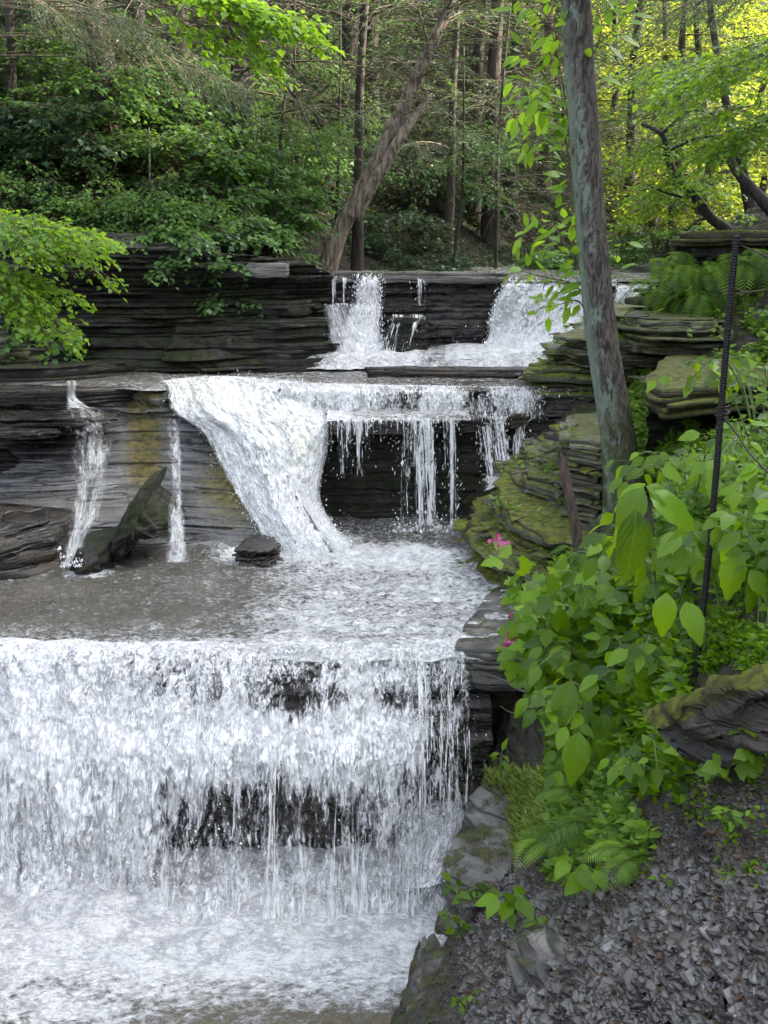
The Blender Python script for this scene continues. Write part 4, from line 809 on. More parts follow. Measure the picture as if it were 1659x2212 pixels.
def spray(L, W, p0, p1, width, leaf, rng, ntw=12, nlf=9, sag=0.12, tint=(0.2, 0.9), r0=0.012, flat=0.35, curve=0.0, jit=0.3, tip=True):
    """one leafy branch: arching stem p0->p1, side twigs left and right, leaves along each twig"""
    p0 = np.asarray(p0, float); p1 = np.asarray(p1, float); ln = np.linalg.norm(p1 - p0)
    ns = 9; t = np.linspace(0, 1, ns); B = p0 + (p1 - p0) * t[:, None]; B[:, 2] += sag * ln * (np.sin(np.pi * t) * 0.8 - 0.2 * t ** 2); B += 0.03 * ln * fbm(t[:, None] * 3, np.arange(3)[None] * 5.1, rng.rand() * 30, 3, 3)
    W.append(prisms(B[:-1], B[1:], r0 * (1 - t[:-1] * 0.8), r0 * (1 - t[1:] * 0.8)))
    D = nrmz((p1 - p0)[None])[0]; S = nrmz(np.cross(D, [0, 0, 1.0])[None])[0]
    tt = np.linspace(0.12, 1.0, ntw) + rng.uniform(-.02, .02, ntw); tt = np.clip(tt, 0, 1); sg = np.where(np.arange(ntw) % 2, 1.0, -1.0)
    base = np.stack([np.interp(tt, t, B[:, i]) for i in range(3)], 1)
    prof = width * (0.45 + 0.75 * np.sin(np.pi * np.clip(tt * 0.85 + 0.1, 0, 1))) * rng.uniform(0.6, 1.15, ntw)
    ang = rng.uniform(0.55, 1.0, ntw); dirs = nrmz(D[None] * np.cos(ang)[:, None] + S[None] * (sg * np.sin(ang))[:, None] + np.array([0, 0, 1.0]) * rng.normal(-0.05, 0.22, ntw)[:, None])
    if tip: dirs[-1] = D; prof[-1] = width * 0.6
    q = np.linspace(0.12, 1, nlf)[None]; Pp = base[:, None] + dirs[:, None] * (prof[:, None] * q)[..., None]
    Pp[..., 2] -= 0.30 * prof[:, None] * q ** 2 * (0.5 + rng.rand(ntw)[:, None])
    W.append(prisms(base, Pp[:, nlf // 2], r0 * 0.35, r0 * 0.25)); W.append(prisms(Pp[:, nlf // 2], Pp[:, -1], r0 * 0.25, r0 * 0.12))
    ls = np.where(np.arange(nlf) % 2, 1.0, -1.0)[None] * np.ones((ntw, 1)); sd_ = nrmz(np.cross(dirs, np.array([0, 0, 1.0])))
    la = rng.uniform(0.4, 1.1, (ntw, nlf)); ld = dirs[:, None] * np.cos(la)[..., None] + sd_[:, None] * (ls * np.sin(la))[..., None]; ld[..., 2] += rng.normal(-0.22, 0.22, (ntw, nlf))
    nn = np.array([0, 0, 1.0]) + rng.normal(0, flat, (ntw, nlf, 3))
    sz = leaf * rng.uniform(0.6, 1.25, (ntw, nlf))
    Pp = Pp + rng.normal(0, jit * leaf, Pp.shape)
    tv = np.clip(rng.uniform(tint[0], tint[1]) + rng.normal(0, 0.14, (ntw, nlf)), 0, 1)
    L.add(Pp, ld.reshape(-1, 3), nn.reshape(-1, 3), sz.ravel(), tv.ravel())

M['lf_hem'] = leaf_mat('hemlock_green', (0.016, 0.036, 0.021), (0.055, 0.098, 0.044), (0.065, 0.130, 0.039), 0.3, 0.5, 0.3)
M['lf_hembright'] = leaf_mat('hemlock_light', (0.036, 0.087, 0.036), (0.109, 0.203, 0.061), (0.160, 0.304, 0.058), 0.35, 0.45, 0.3)
M['lf_map'] = leaf_mat('maple_green', (0.030, 0.077, 0.029), (0.101, 0.202, 0.053), (0.166, 0.333, 0.048), 0.4, 0.4, 0.35)
M['lf_bright'] = leaf_mat('spring_green', (0.066, 0.165, 0.017), (0.198, 0.352, 0.022), (0.396, 0.660, 0.033), 0.5, 0.4, 0.4)
M['lf_sunlit'] = leaf_mat('sunlit_green', (0.12, 0.22, 0.02), (0.26, 0.34, 0.03), (0.50, 0.60, 0.05), 0.55, 0.45, 0.3)  # golden sunlight of the clearing put into the leaf colour
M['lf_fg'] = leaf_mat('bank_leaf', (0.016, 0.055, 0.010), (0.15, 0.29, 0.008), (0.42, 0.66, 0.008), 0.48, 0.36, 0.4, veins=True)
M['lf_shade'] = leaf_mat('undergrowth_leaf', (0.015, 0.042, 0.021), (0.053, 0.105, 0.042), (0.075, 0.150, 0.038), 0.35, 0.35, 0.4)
M['fern'] = leaf_mat('fern_green', (0.034, 0.092, 0.014), (0.218, 0.356, 0.040), (0.299, 0.517, 0.034), 0.4, 0.45, 0.3)
M['grass'] = leaf_mat('moss_grass', (0.07, 0.13, 0.02), (0.34, 0.40, 0.10), (0.3, 0.45, 0.05), 0.35, 0.6, 0.2)
M['bark_main'] = bark_mat('lichen_bark', (0.016, 0.013, 0.011), (0.13, 0.11, 0.09), lichen=(0.20, 0.27, 0.21), moss=(-1.35, -0.75), zs=13, scale=46)
M['bark_brown'] = bark_mat('hemlock_bark', (0.010, 0.007, 0.005), (0.055, 0.038, 0.028), zs=3.0, scale=16)
M['bark_lean'] = bark_mat('weathered_bark', (0.05, 0.036, 0.026), (0.25, 0.20, 0.15), zs=3.5, scale=24)
M['bark_dark'] = bark_mat('wet_bark', (0.010, 0.009, 0.008), (0.045, 0.037, 0.03), zs=3.0, scale=16)
M['twig'] = plain_mat('twig', (0.11, 0.085, 0.06), 0.8)
M['stem'] = plain_mat('green_stem', (0.12, 0.19, 0.05), 0.5)
M['petal'] = plain_mat('pink_petal', (0.62, 0.12, 0.32), 0.5)
M['iron'] = plain_mat('dark_iron', (0.012, 0.012, 0.014), 0.5, 0.3)

# ------------------------------------------------------------------ trees
def trunk_mesh(name, pts, r0, r1, mat, parent, seg=14, n=40, rough=0.18, seed=0, flare=0.35):
    S = smooth_path(pts, n); t = np.linspace(0, 1, n); rad = r0 + (r1 - r0) * t + r0 * flare * np.exp(-t * n / 3.0)
    V, Fl = tube(S, rad, seg, rough, seed); return mesh(name, V, Fl, mat, parent, smooth=True), S, rad
def trunk_at(u, v, y, lean=(0, 0), H=8.0, bend=0.1, seed=0):
    """trunk standing on the hill where pixel column u meets distance y"""
    x = (u - CX) / F * (y * 0.985); z = float(hillz(x, y)) - 0.08; r = np.random.RandomState(seed)
    return [np.array([x + lean[0] * k * H + bend * r.normal() * k, y + lean[1] * k * H, z + k * H]) for k in (0, .12, .25, .4, .6, .8, 1)]
def hemlock(u, y, r0, label, seed, lean=(0, 0), H=8.5, nb=34, bl=1.5, leaf=0.085, low=0.06, mat='lf_hem', bark='bark_brown', cat='tree', dens=1.0, tint=(0.1, 0.8), side=None, tpl='needle', sag=0.05, bend=0.1, name='hemlock_tree', group=None):
    nb = int(nb * 1.7); rng = np.random.RandomState(seed); pts = trunk_at(u, 0, y, lean, H, bend, seed); root = thing(name, pts[0], label, cat, group)
    _, S, rad = trunk_mesh('trunk', pts, r0, r0 * 0.35, M[bark], root, 10, 30, 0.15, seed)
    L = LV(); W = []
    for i in range(nb):
        k = low + (1 - low) * (i + rng.rand()) / nb; k = k ** 1.25 if k > low else k
        c = np.array([np.interp(k, np.linspace(0, 1, len(S)), S[:, j]) for j in range(3)]); a = rng.uniform(0, 2 * math.pi)
        if side is not None and rng.rand() < 0.7: a = side + rng.normal(0, 0.7)
        ln = bl * rng.uniform(0.55, 1.15) * (1.0 if k < 0.6 else 1.6 * (1.05 - k) + 0.25)
        e = c + ln * np.array([math.cos(a), math.sin(a), rng.uniform(-0.22, 0.12)])
        spray(L, W, c, e, ln * 0.40, leaf, rng, int(14 * dens), int(9 * dens), sag, tint, 0.010 + r0 * 0.05, 0.4)
    crown('crown', L, W, tpl, M[mat], M['twig'], root); return root
hem = [  # u, y, radius, lean, label, extra
    (250, 11.7, 0.15, (0.03, 0), 'stout brown hemlock trunk curving up out of the left slope', dict(nb=30, low=0.30, bend=0.5)),
    (330, 12.9, 0.11, (0.0, 0), 'dark straight trunk just behind the stout one on the left slope', dict(nb=26, low=0.3)),
    (415, 15.4, 0.11, (0.01, 0), 'thin brown trunk between the left and centre hemlocks', dict(nb=26, low=0.25)),
    (530, 12.7, 0.13, (0.01, 0), 'straight brown trunk on the slope above the end of the left cliff', dict(nb=30, low=0.15)),
    (60, 11.9, 0.05, (0.05, 0), 'slim bent grey sapling at the far left of the slope', dict(nb=14, low=0.4, bl=1.0, bend=0.3)),
    (5, 15.0, 0.15, (0.02, 0), 'dark trunk at the left edge of the woods', dict(nb=26, low=0.1)),
    (755, 17.0, 0.16, (0.015, 0), 'tall hemlock trunk in the middle of the woods left of the leaning tree', dict(nb=38, low=0.08, bl=2.0)),
    (800, 19.0, 0.17, (0.0, 0), 'reddish trunk in the middle distance beside the leaning tree top', dict(nb=36, low=0.08, bl=2.1)),
    (655, 18.0, 0.12, (0.0, 0), 'grey trunk deep in the woods left of centre', dict(nb=36, low=0.05, bl=2.0)),
    (772, 12.9, 0.065, (0.018, 0), 'thin dark trunk standing right behind the foot of the leaning tree', dict(nb=14, low=0.5)),
    (965, 15.5, 0.06, (0.02, 0), 'slender pale sapling in front of the dark bank right of centre', dict(nb=16, low=0.3, bl=1.1)),
    (1020, 17.5, 0.12, (0.0, 0), 'left trunk of the row of three behind the upper ledge', dict(nb=34, low=0.12, bl=1.8)),
    (1055, 17.0, 0.14, (0.01, 0), 'middle trunk of the row of three behind the upper ledge', dict(nb=32, low=0.16, bl=1.8)),
    (1098, 19.0, 0.13, (-0.01, 0), 'right trunk of the row of three behind the upper ledge', dict(nb=34, low=0.12, bl=1.8)),
    (1165, 21.0, 0.12, (0.0, 0), 'dim trunk seen just left of the big lichen covered tree', dict(nb=34, low=0.08, bl=2.0)),
    (1345, 21.0, 0.12, (0.0, 0), 'dim trunk seen just right of the big lichen covered tree', dict(nb=30, low=0.08, bl=1.8)),
    (905, 21.5, 0.16, (0.0, 0), 'distant dark trunk behind the crown of the leaning tree', dict(nb=40, low=0.04, bl=2.3)),
    (470, 18.5, 0.14, (0.0, 0), 'shaded hemlock far up the left slope', dict(nb=36, low=0.04, bl=2.2)),
    (200, 18.0, 0.15, (0.0, 0), 'tall hemlock at the top of the left slope', dict(nb=36, low=0.04, bl=2.2)),
    (1440, 18.5, 0.08, (0.0, 0), 'thin trunk at the edge of the sunlit clearing', dict(nb=24, low=0.25, bl=1.4)),
    (600, 23.0, 0.18, (0.0, 0), 'faraway hemlock left of centre, mostly hidden by branches', dict(nb=44, low=0.02, bl=2.8)),
    (730, 25.0, 0.18, (0.0, 0), 'faraway hemlock near the centre, above the leaning tree foot', dict(nb=44, low=0.02, bl=2.8)),
    (350, 24.0, 0.18, (0.0, 0), 'faraway hemlock above the left cliff', dict(nb=44, low=0.02, bl=2.8)),
    (100, 22.0, 0.18, (0.0, 0), 'faraway hemlock in the top left corner', dict(nb=44, low=0.02, bl=2.8)),
    (1010, 25.0, 0.18, (0.0, 0), 'faraway hemlock under the small hole of sky', dict(nb=44, low=0.02, bl=2.4)),
    (1180, 27.0, 0.18, (0.0, 0), 'faraway hemlock behind the big trunk', dict(nb=44, low=0.02, bl=2.8)),
]
for i, (u, y, r0, ln, lb, ex) in enumerate(hem): hemlock(u, y, r0, lb, 300 + i, ln, **ex)

# the leaning tree with its two stems
yb = 12.3
pts = [P(698, 588, yb), P(735, 500, yb), P(790, 390, yb), P(845, 285, yb), P(890, 190, yb + .1), P(935, 90, yb + .2), P(990, -30, yb + .3), P(1060, -220, yb + .5)]; pts[0][2] -= 0.12
root = thing('leaning_tree', pts[0], 'pale brown double stemmed tree leaning far to the right above the upper ledge', 'tree')
_, S, _r = trunk_mesh('trunk', pts, 0.105, 0.05, M['bark_lean'], root, 14, 60, 0.16, 401, 0.12)
p2 = [P(762, 470, yb - .12), P(800, 405, yb - .16), P(838, 345, yb - .16), P(868, 290, yb - .1), P(905, 240, yb), P(935, 205, yb + .1)]
trunk_mesh('stem', p2, 0.085, 0.03, M['bark_lean'], root, 12, 30, 0.16, 402, flare=0.0)
rng = np.random.RandomState(7); L = LV(); W = []
for (u, v, u2, v2, dy) in ((905, 160, 800, 108, -.6), (900, 170, 1010, 128, -.5), (890, 200, 1000, 265, -.7), (880, 215, 760, 250, -.8), (850, 280, 930, 345, -.5), (935, 95, 860, 95, -.4), (950, 70, 1040, 60, .2), (930, 110, 1050, 170, -.3), (800, 370, 745, 330, -.4)):
    spray(L, W, P(u, v, yb), P(u2, v2, yb + dy), 0.26, 0.05, rng, 14, 10, 0.03, (0.3, 0.9), 0.012)
for k in range(26):
    q = S[int(rng.uniform(40, 59))]; a = rng.uniform(0, 6.28); e = q + 1.2 * np.array([math.cos(a), math.sin(a), rng.uniform(0, .4)]); spray(L, W, q, e, 0.4, 0.06, rng, 12, 9, 0.05, (0.3, 0.9))
for k in range(30):
    q = S[int(rng.uniform(28, 55))]; a = rng.uniform(0, 6.28); e = q + rng.uniform(.3, 1.1) * np.array([math.cos(a), math.sin(a), rng.uniform(-.3, .3)]); m_ = (q + e) / 2 + rng.normal(0, .06, 3); W.append(prisms([q, m_], [m_, e], [0.009, 0.006], [0.006, 0.002]))
crown('crown', L, W, 'needle', M['lf_hembright'], M['twig'], root)

# the big trunk in front, right of centre
yt = 6.7
pp = [(1354, 1125, 54), (1342, 1000, 40), (1328, 900, 36), (1303, 750, 33), (1286, 600, 32), (1273, 450, 31), (1263, 300, 31), (1252, 150, 30), (1244, 0, 30), (1240, -160, 30), (1230, -500, 28), (1240, -1000, 22)]
pts = [P(u, v, yt + 0.0) for u, v, _ in pp]; pts[0][2] -= 0.12; pts[0][1] -= 0.0
root = thing('big_tree', pts[0], 'tall leaning trunk with pale green lichen patches standing right of the falls', 'tree'); big_root = root
S = smooth_path(pts, 110); rr = np.interp(np.linspace(0, 11, 110), range(12), [w_ / F * yt for _, _, w_ in pp])
V, Fl = tube(S, rr, 30, 0.07, 411); mesh('trunk', V, Fl, M['bark_main'], root, smooth=True)
# roots flaring over the rock
Wr = []
for a, l_ in ((0.3, .35), (1.6, .3), (2.7, .4), (3.9, .35), (5.2, .45)):
    b = pts[0] + np.array([0, 0, .2]); rp = [b + np.array([math.cos(a), math.sin(a), 0]) * t_ * l_ + np.array([0, 0, -0.28 * t_ - .1 * t_ * t_]) for t_ in (0, .4, .7, 1)]
    Wr.append(tube(smooth_path(rp, 12), np.linspace(.085, .025, 12), 8, 0.15, int(a * 10)))
for V, Fl in Wr: mesh('root', V, Fl, M['bark_main'], root, smooth=True)
rng = np.random.RandomState(17); L = LV(); W = []
def leafy_shoot(L, W, pth, n, leaf, rng, spread=0.10, tint=(.5, 1), r0=0.006):
    """a shoot with opposite pairs of leaves, each pair drooping outwards"""
    B = smooth_path(pth, 14); W.append(prisms(B[:-1], B[1:], np.linspace(r0, r0 * .4, 13), np.linspace(r0 * .95, r0 * .35, 13)))
    T = nrmz(np.gradient(B, axis=0))
    for k in range(n):
        t_ = (k + .6) / n * 13; i = min(int(t_), 12); f = t_ - i; q = B[i] * (1 - f) + B[i + 1] * f; d = T[i]; sd_ = nrmz(np.cross(d, [0, 0.25, 1.0])[None])[0] if k % 2 else nrmz(np.cross(d, [0.3, 1.0, .1])[None])[0]
        for sg in (-1, 1):
            pet = q + (sd_ * sg + 0.4 * d + rng.normal(0, .2, 3)) * spread * rng.uniform(.3, 1); W.append(prisms([q], [pet], r0 * .35, r0 * .25))
            ld = sd_ * sg * rng.uniform(.5, 1) + d * rng.uniform(.1, .7) + np.array([0, 0, rng.uniform(-.5, .15)]); nn = np.array([rng.normal(0, .3), -0.55 + rng.normal(0, .3), 1.0])
            L.add(pet, ld, nn, leaf * rng.uniform(.7, 1.2), np.clip(rng.uniform(*tint), 0, 1))
shoots = [([(1238, 330), (1215, 180), (1190, 60), (1165, 10)], 9), ([(1240, 330), (1215, 250), (1160, 190), (1110, 180)], 6), ([(1238, 420), (1222, 300), (1212, 200), (1200, 110)], 9), ([(1245, 440), (1230, 380), (1190, 330), (1130, 262)], 7),
          ([(1245, 400), (1200, 320), (1160, 300), (1130, 320)], 5), ([(1240, 250), (1180, 240), (1140, 230), (1108, 240)], 5), ([(1250, 120), (1310, 80), (1340, 45), (1355, 20)], 6), ([(1250, 160), (1285, 110), (1300, 60), (1290, 20)], 5),
          ([(1240, 100), (1190, 60), (1150, 20), (1120, -10)], 6), ([(1270, 640), (1230, 610), (1180, 600), (1110, 580)], 8), ([(1270, 640), (1245, 570), (1200, 520), (1130, 500)], 8), ([(1268, 620), (1240, 560), (1200, 490), (1185, 470)], 7),
          ([(1270, 610), (1250, 560), (1235, 510), (1220, 480)], 7), ([(1310, 620), (1320, 590), (1330, 560), (1340, 520)], 3), ([(1270, 700), (1250, 650), (1200, 660), (1165, 665)], 4), ([(1240, 280), (1200, 200), (1150, 130), (1120, 110)], 7)]
for pth, n in shoots:
    L = LV(); W = []; yy = yt + 0.12 + rng.normal(0, 0.08); pr = [P(u, v, yt if i == 0 else yy + 0.02 * i) for i, (u, v) in enumerate(pth)]; leafy_shoot(L, W, pr, int(n * 1.7), 0.115, rng, 0.08); crown('leafy_shoot', L, W, 'mid', M['lf_bright'], M['twig'], root)
L = LV(); W = []
for k in range(22):
    q = S[int(rng.uniform(86, 109))]; a = rng.uniform(0, 6.28); e = q + rng.uniform(1, 2) * np.array([math.cos(a), math.sin(a), rng.uniform(0, .4)]); spray(L, W, q, e, .45, .10, rng, 10, 7, .05, (.3, .9), .02)
crown('crown', L, W, 'rhomb', M['lf_map'], M['bark_dark'], root)

# broad-leaved trees rooted out of frame on the left, reaching in with their branches
def reach_tree(name, base, top, label, brs, leaf, mat, seed, wid=0.35, r0=0.08, tpl='rhomb', tint=(.3, .9), ntw=14, nlf=8, bark='bark_dark', sag=0.06, extra=0, cat='tree', flat=.35):
    rng = np.random.RandomState(seed); base = np.asarray(base, float); top = np.asarray(top, float); root = thing(name, base, label, cat)
    mid = (base + top) / 2 + rng.normal(0, .1, 3); _, S, _r = trunk_mesh('trunk', [base, base * .6 + mid * .4, mid, top], r0, r0 * .3, M[bark], root, 9, 24, .12, seed)
    L = LV(); W = []
    for br in brs:
        (ua, va, ya, ub, vb, yb_) = br[:6]; wd = br[6] if len(br) > 6 else wid
        a = P(ua, va, ya); b = P(ub, vb, yb_); j = S[np.argmin(((S - a) ** 2).sum(1))]
        m1 = (j + a) / 2 + np.array([0, 0, .08]); W.append(prisms([j, m1], [m1, a], [r0 * .06, r0 * .05], [r0 * .05, r0 * .04]))
        spray(L, W, a, b, wd, leaf, rng, ntw, nlf, sag, tint, r0 * .09, flat)
    for k in range(extra):
        q = S[int(rng.uniform(10, 23))]; a = rng.uniform(0, 6.28); e = q + rng.uniform(.8, 1.5) * np.array([math.cos(a), math.sin(a), rng.uniform(-.1, .4)]); spray(L, W, q, e, .4, leaf, rng, 10, 7, .05, tint, .012)
    crown('crown', L, W, tpl, M[mat], M['twig'], root); return root
rb = np.random.RandomState(88)
def fan(n, a, b, spread_v, y0, y1, w_=None):
    out = []
    for k in range(n):
        f = (k + rb.rand()) / n; ua = a[0] + (b[0] - a[0]) * f * .55; va = a[1] + (b[1] - a[1]) * f * .55
        ub = ua + (b[0] - a[0]) * rb.uniform(.35, .6); vb = va + (b[1] - a[1]) * .3 + rb.uniform(-.3, 1) * spread_v; yy = rb.uniform(y0, y1)
        out.append((ua, va, yy, ub, vb, yy + rb.uniform(-.4, .3)) + ((w_,) if w_ else ()))
    return out
reach_tree('maple_tree', P(-300, 900, 8.6), P(-200, 100, 8.2), 'maple on the near left bank reaching light green branches over the black cliff',
           fan(16, (-120, 440), (210, 560), 60, 7.4, 8.4) + fan(14, (-150, 520), (150, 690), 90, 7.4, 8.2) + [(60, 500, 7.8, 215, 545, 7.6), (0, 470, 7.8, 180, 500, 7.6), (20, 590, 7.7, 160, 640, 7.6)], 0.052, 'lf_bright', 501, 0.22, tpl='broad', tint=(.0, 0.6), ntw=16, nlf=8)
reach_tree('maple_tree', [-3.9, 9.0, 0.2], [-2.9, 8.8, 4.6], 'maple with bright yellow green leaves hanging into the top left of the view',
           fan(12, (280, -60), (640, 60), 30, 8.2, 9.0) + [(440, 20, 8.6, 700, 95, 8.4), (430, -20, 8.7, 640, 60, 8.5), (400, 40, 8.6, 600, 150, 8.5), (480, 50, 8.5, 680, 80, 8.4), (350, 70, 8.7, 560, 130, 8.5), (520, 60, 8.5, 590, 145, 8.4), (300, 20, 8.8, 470, 90, 8.6), (540, 20, 8.5, 660, 40, 8.4)], 0.07, 'lf_bright', 502, 0.22, tpl='broad', tint=(.3, .9), ntw=12, nlf=6)
reach_tree('hemlock_tree', [-4.6, 11.2, 0.6], [-4.0, 11.0, 6.2], 'blue green hemlock with drooping sprays in the upper left',
           fan(16, (0, -40), (380, 120), 80, 9.8, 11.2, .32) + fan(10, (300, 80), (560, 240), 80, 10.0, 11.0, .3), 0.05, 'lf_hem', 503, 0.3, tpl='needle', tint=(.6, 1), ntw=18, nlf=11, extra=8)
def shrub(name, u, y, w_, h, label, seed, mat='lf_map', leaf=.06, n=20, tint=(.1, .8), tpl='rhomb', zoff=0, zz=None, ntw=10, nlf=7, cat='shrub', up=.5, group=None):
    rng = np.random.RandomState(seed); x = (u - CX) / F * y * .99; z = (float(hillz(x, y)) if zz is None else zz) - .05; c = np.array([x, y, z]); root = thing(name, c, label, cat, group); L = LV(); W = []
    for k in range(n):
        a = rng.uniform(0, 6.28); el = rng.uniform(.1, 1); q = c + np.array([math.cos(a) * w_ * .25 * rng.rand(), math.sin(a) * w_ * .25 * rng.rand(), h * rng.uniform(.1, .8)])
        W.append(prisms([c], [q], .014, .009)); e = q + np.array([math.cos(a) * w_ * (1 - el * .4), math.sin(a) * w_ * (1 - el * .4), h * (el - up) * .5]) * rng.uniform(.5, 1)
        spray(L, W, q, e, w_ * .28, leaf, rng, ntw, nlf, .06, tint, .008)
    crown('crown', L, W, tpl, M[mat], M['twig'], root); return root
shr = [(20, 11.8, 1.1, 1.0, 'dusky green shrub mass at the left edge above the cliff', 'lf_shade', .065), (110, 12.3, 1.1, 1.2, 'rounded leafy shrub on the far left slope', 'lf_map', .06), (190, 11.6, 1.0, .9, 'leafy shrub hanging over the cliff top left of the stout trunk', 'lf_shade', .06),
       (150, 13.4, 1.1, 1.3, 'broad shrub higher on the left slope behind the grey sapling', 'lf_shade', .06), (250, 12.0, 1.0, 1.0, 'green shrub wrapping the foot of the stout left trunk', 'lf_map', .055), (340, 12.4, 1.1, 1.2, 'dense mid green shrub right of the stout left trunk', 'lf_map', .055),
       (395, 11.7, .9, .9, 'shrub with arching sprays on the cliff edge below the hemlocks', 'lf_map', .055), (440, 13.2, 1.1, 1.3, 'leafy shrub in front of the straight brown trunk', 'lf_map', .055), (480, 12.0, .8, .8, 'light green bush above the right end of the cliff', 'lf_map', .05),
       (560, 12.9, .9, .9, 'airy bush with flat sprays left of the leaning tree', 'lf_hembright', .05), (610, 12.3, .6, .45, 'small bush near the foot of the leaning tree', 'lf_map', .045), (60, 14.8, 1.3, 1.4, 'shadowed shrub at the top left of the slope', 'lf_shade', .06),
       (860, 14.6, .9, .7, 'low undergrowth bush behind the foot of the leaning tree', 'lf_shade', .05), (930, 13.6, .7, .45, 'low green bush on the bank right of the leaning tree', 'lf_shade', .05), (900, 16.5, 1.0, .9, 'bush on the dark bank right of centre', 'lf_shade', .055),
       (1010, 15.0, .8, .5, 'low bush behind the lip of the upper ledge', 'lf_shade', .05), (1120, 16.0, .9, .6, 'dim bush left of the big lichen covered trunk', 'lf_shade', .05), (1180, 14.2, .6, .4, 'small bush on the far shore just left of the big trunk', 'lf_map', .05),
       (690, 15.0, 1.0, .9, 'bush on the slope behind the leaning tree foot', 'lf_shade', .055), (1350, 15.5, .8, .7, 'bush on the far shore just right of the big trunk', 'lf_map', .055), (1420, 14.0, .8, .8, 'bright bush beyond the fern covered rock', 'lf_map', .055)]
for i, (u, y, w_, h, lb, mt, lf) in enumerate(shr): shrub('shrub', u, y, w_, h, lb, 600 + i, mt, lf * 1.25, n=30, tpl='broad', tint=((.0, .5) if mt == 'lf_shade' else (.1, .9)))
for i, (u, y, w_, h, lb, mt) in enumerate([(60, 10.45, .8, .9, 'bush hanging over the black cliff at its far left end', 'lf_map'), (150, 10.5, .7, .8, 'bush hanging over the cliff behind the near maple branch', 'lf_shade'), (235, 10.55, .6, .6, 'bush rooted on the cliff top left of the hanging twig', 'lf_shade'),
        (310, 10.6, .65, .75, 'bush with pale leaves hanging down over the cliff top', 'lf_map'), (375, 10.65, .5, .5, 'small bush on the cliff top under the arching sprays', 'lf_map'), (430, 10.75, .8, .95, 'tall bush above the middle of the cliff top', 'lf_map'), (500, 10.85, .6, .6, 'bush above the stone blocks at the right end of the cliff', 'lf_map'),
        (560, 11.1, .5, .4, 'low bush nearest the right end of the cliff top', 'lf_hembright'), (280, 12.8, 1.0, 1.5, 'tall bush in front of the dark straight left trunk', 'lf_map'), (40, 12.6, 1.1, 1.5, 'tall dusky bush in the far left of the slope', 'lf_map'), (500, 14.4, 1.0, 1.4, 'tall airy bush below the straight brown trunk', 'lf_hembright'), (640, 13.6, .9, 1.0, 'airy bush just left of the leaning trunk', 'lf_hembright')]):
    shrub('shrub', u, y, w_, h * .8, lb, 650 + i, mt, .068, n=24, tpl='broad', tint=(.2, 1), up=.9)
# undergrowth and litter on the slopes
rng = np.random.RandomState(31); n = 26000; x = rng.uniform(-7, 9, n); y = 10.6 + 16 * rng.rand(n) ** 1.3; z = hillz(x, y); dl = (x - LA[0]) * LN[0] + (y - LA[1]) * LN[1]
keep = ((dl > .7) | (dl < -5.0)) & (z > -.4) & ((rng.rand(n) < .25) | (fbm(x * .9, y * .9, 0, 3, 77) > 0.0)); x, y, z = x[keep], y[keep], z[keep]; k = len(x); L = LV()
for q in range(4):
    a = rng.uniform(0, 6.28, k); L.add(np.stack([x + rng.normal(0, .05, k), y + rng.normal(0, .05, k), z + rng.uniform(0, .18, k)], 1), np.stack([np.cos(a), np.sin(a), rng.uniform(-.3, .6, k)], 1), np.array([0, 0, 1.0]) + rng.normal(0, .4, (k, 3)), rng.uniform(.04, .11, k), rng.rand(k))
o = L.build('ground_cover', 'rhomb', M['lf_shade']); tag(o, 'low leafy undergrowth covering the wooded slopes', 'undergrowth', kind='stuff')

# sunlit trees of the clearing on the right
def clump_tree(u, y, H, label, seed, mat='lf_sunlit', nb=26, bl=1.6, leaf=.09, tint=(.3, 1), low=.1, lean=(0, 0), name='tree', tpl='rhomb', bark='bark_dark', r0=.09, bend=.3):
    return hemlock(u, y, r0, label, seed, lean, H, nb, bl, leaf, low, mat, bark, 'tree', 1.0, tint, None, tpl, .12, bend, name)
ct = [(1500, 19.0, 7, 'sunlit yellow green tree left of centre in the clearing', 'lf_sunlit'), (1620, 20.0, 7, 'sunlit tree at the right edge of the clearing', 'lf_sunlit'), (1400, 22.5, 8, 'sunlit tree behind the big trunk in the clearing', 'lf_sunlit'), (1560, 24.0, 8, 'golden tree in the middle of the clearing', 'lf_sunlit'),
      (1700, 24.0, 8, 'golden tree just inside the right edge', 'lf_sunlit'), (1300, 25.0, 9, 'pale green tree glimpsed right behind the big trunk', 'lf_sunlit'), (1480, 28.0, 9, 'far golden tree deep in the clearing', 'lf_sunlit'), (1630, 29.0, 9, 'far golden tree deep on the right', 'lf_sunlit'), (1250, 30.0, 9, 'far light green tree beyond the big trunk', 'lf_sunlit'),
      (1100, 31.0, 10, 'far light tree beside the small hole of sky', 'lf_sunlit'), (940, 32.0, 10, 'far tree left of the small hole of sky', 'lf_map')]
for i, (u, y, H, lb, mt) in enumerate(ct): clump_tree(u, y, H, lb, 700 + i, mt, nb=32, bl=1.9, leaf=.10, low=.05)
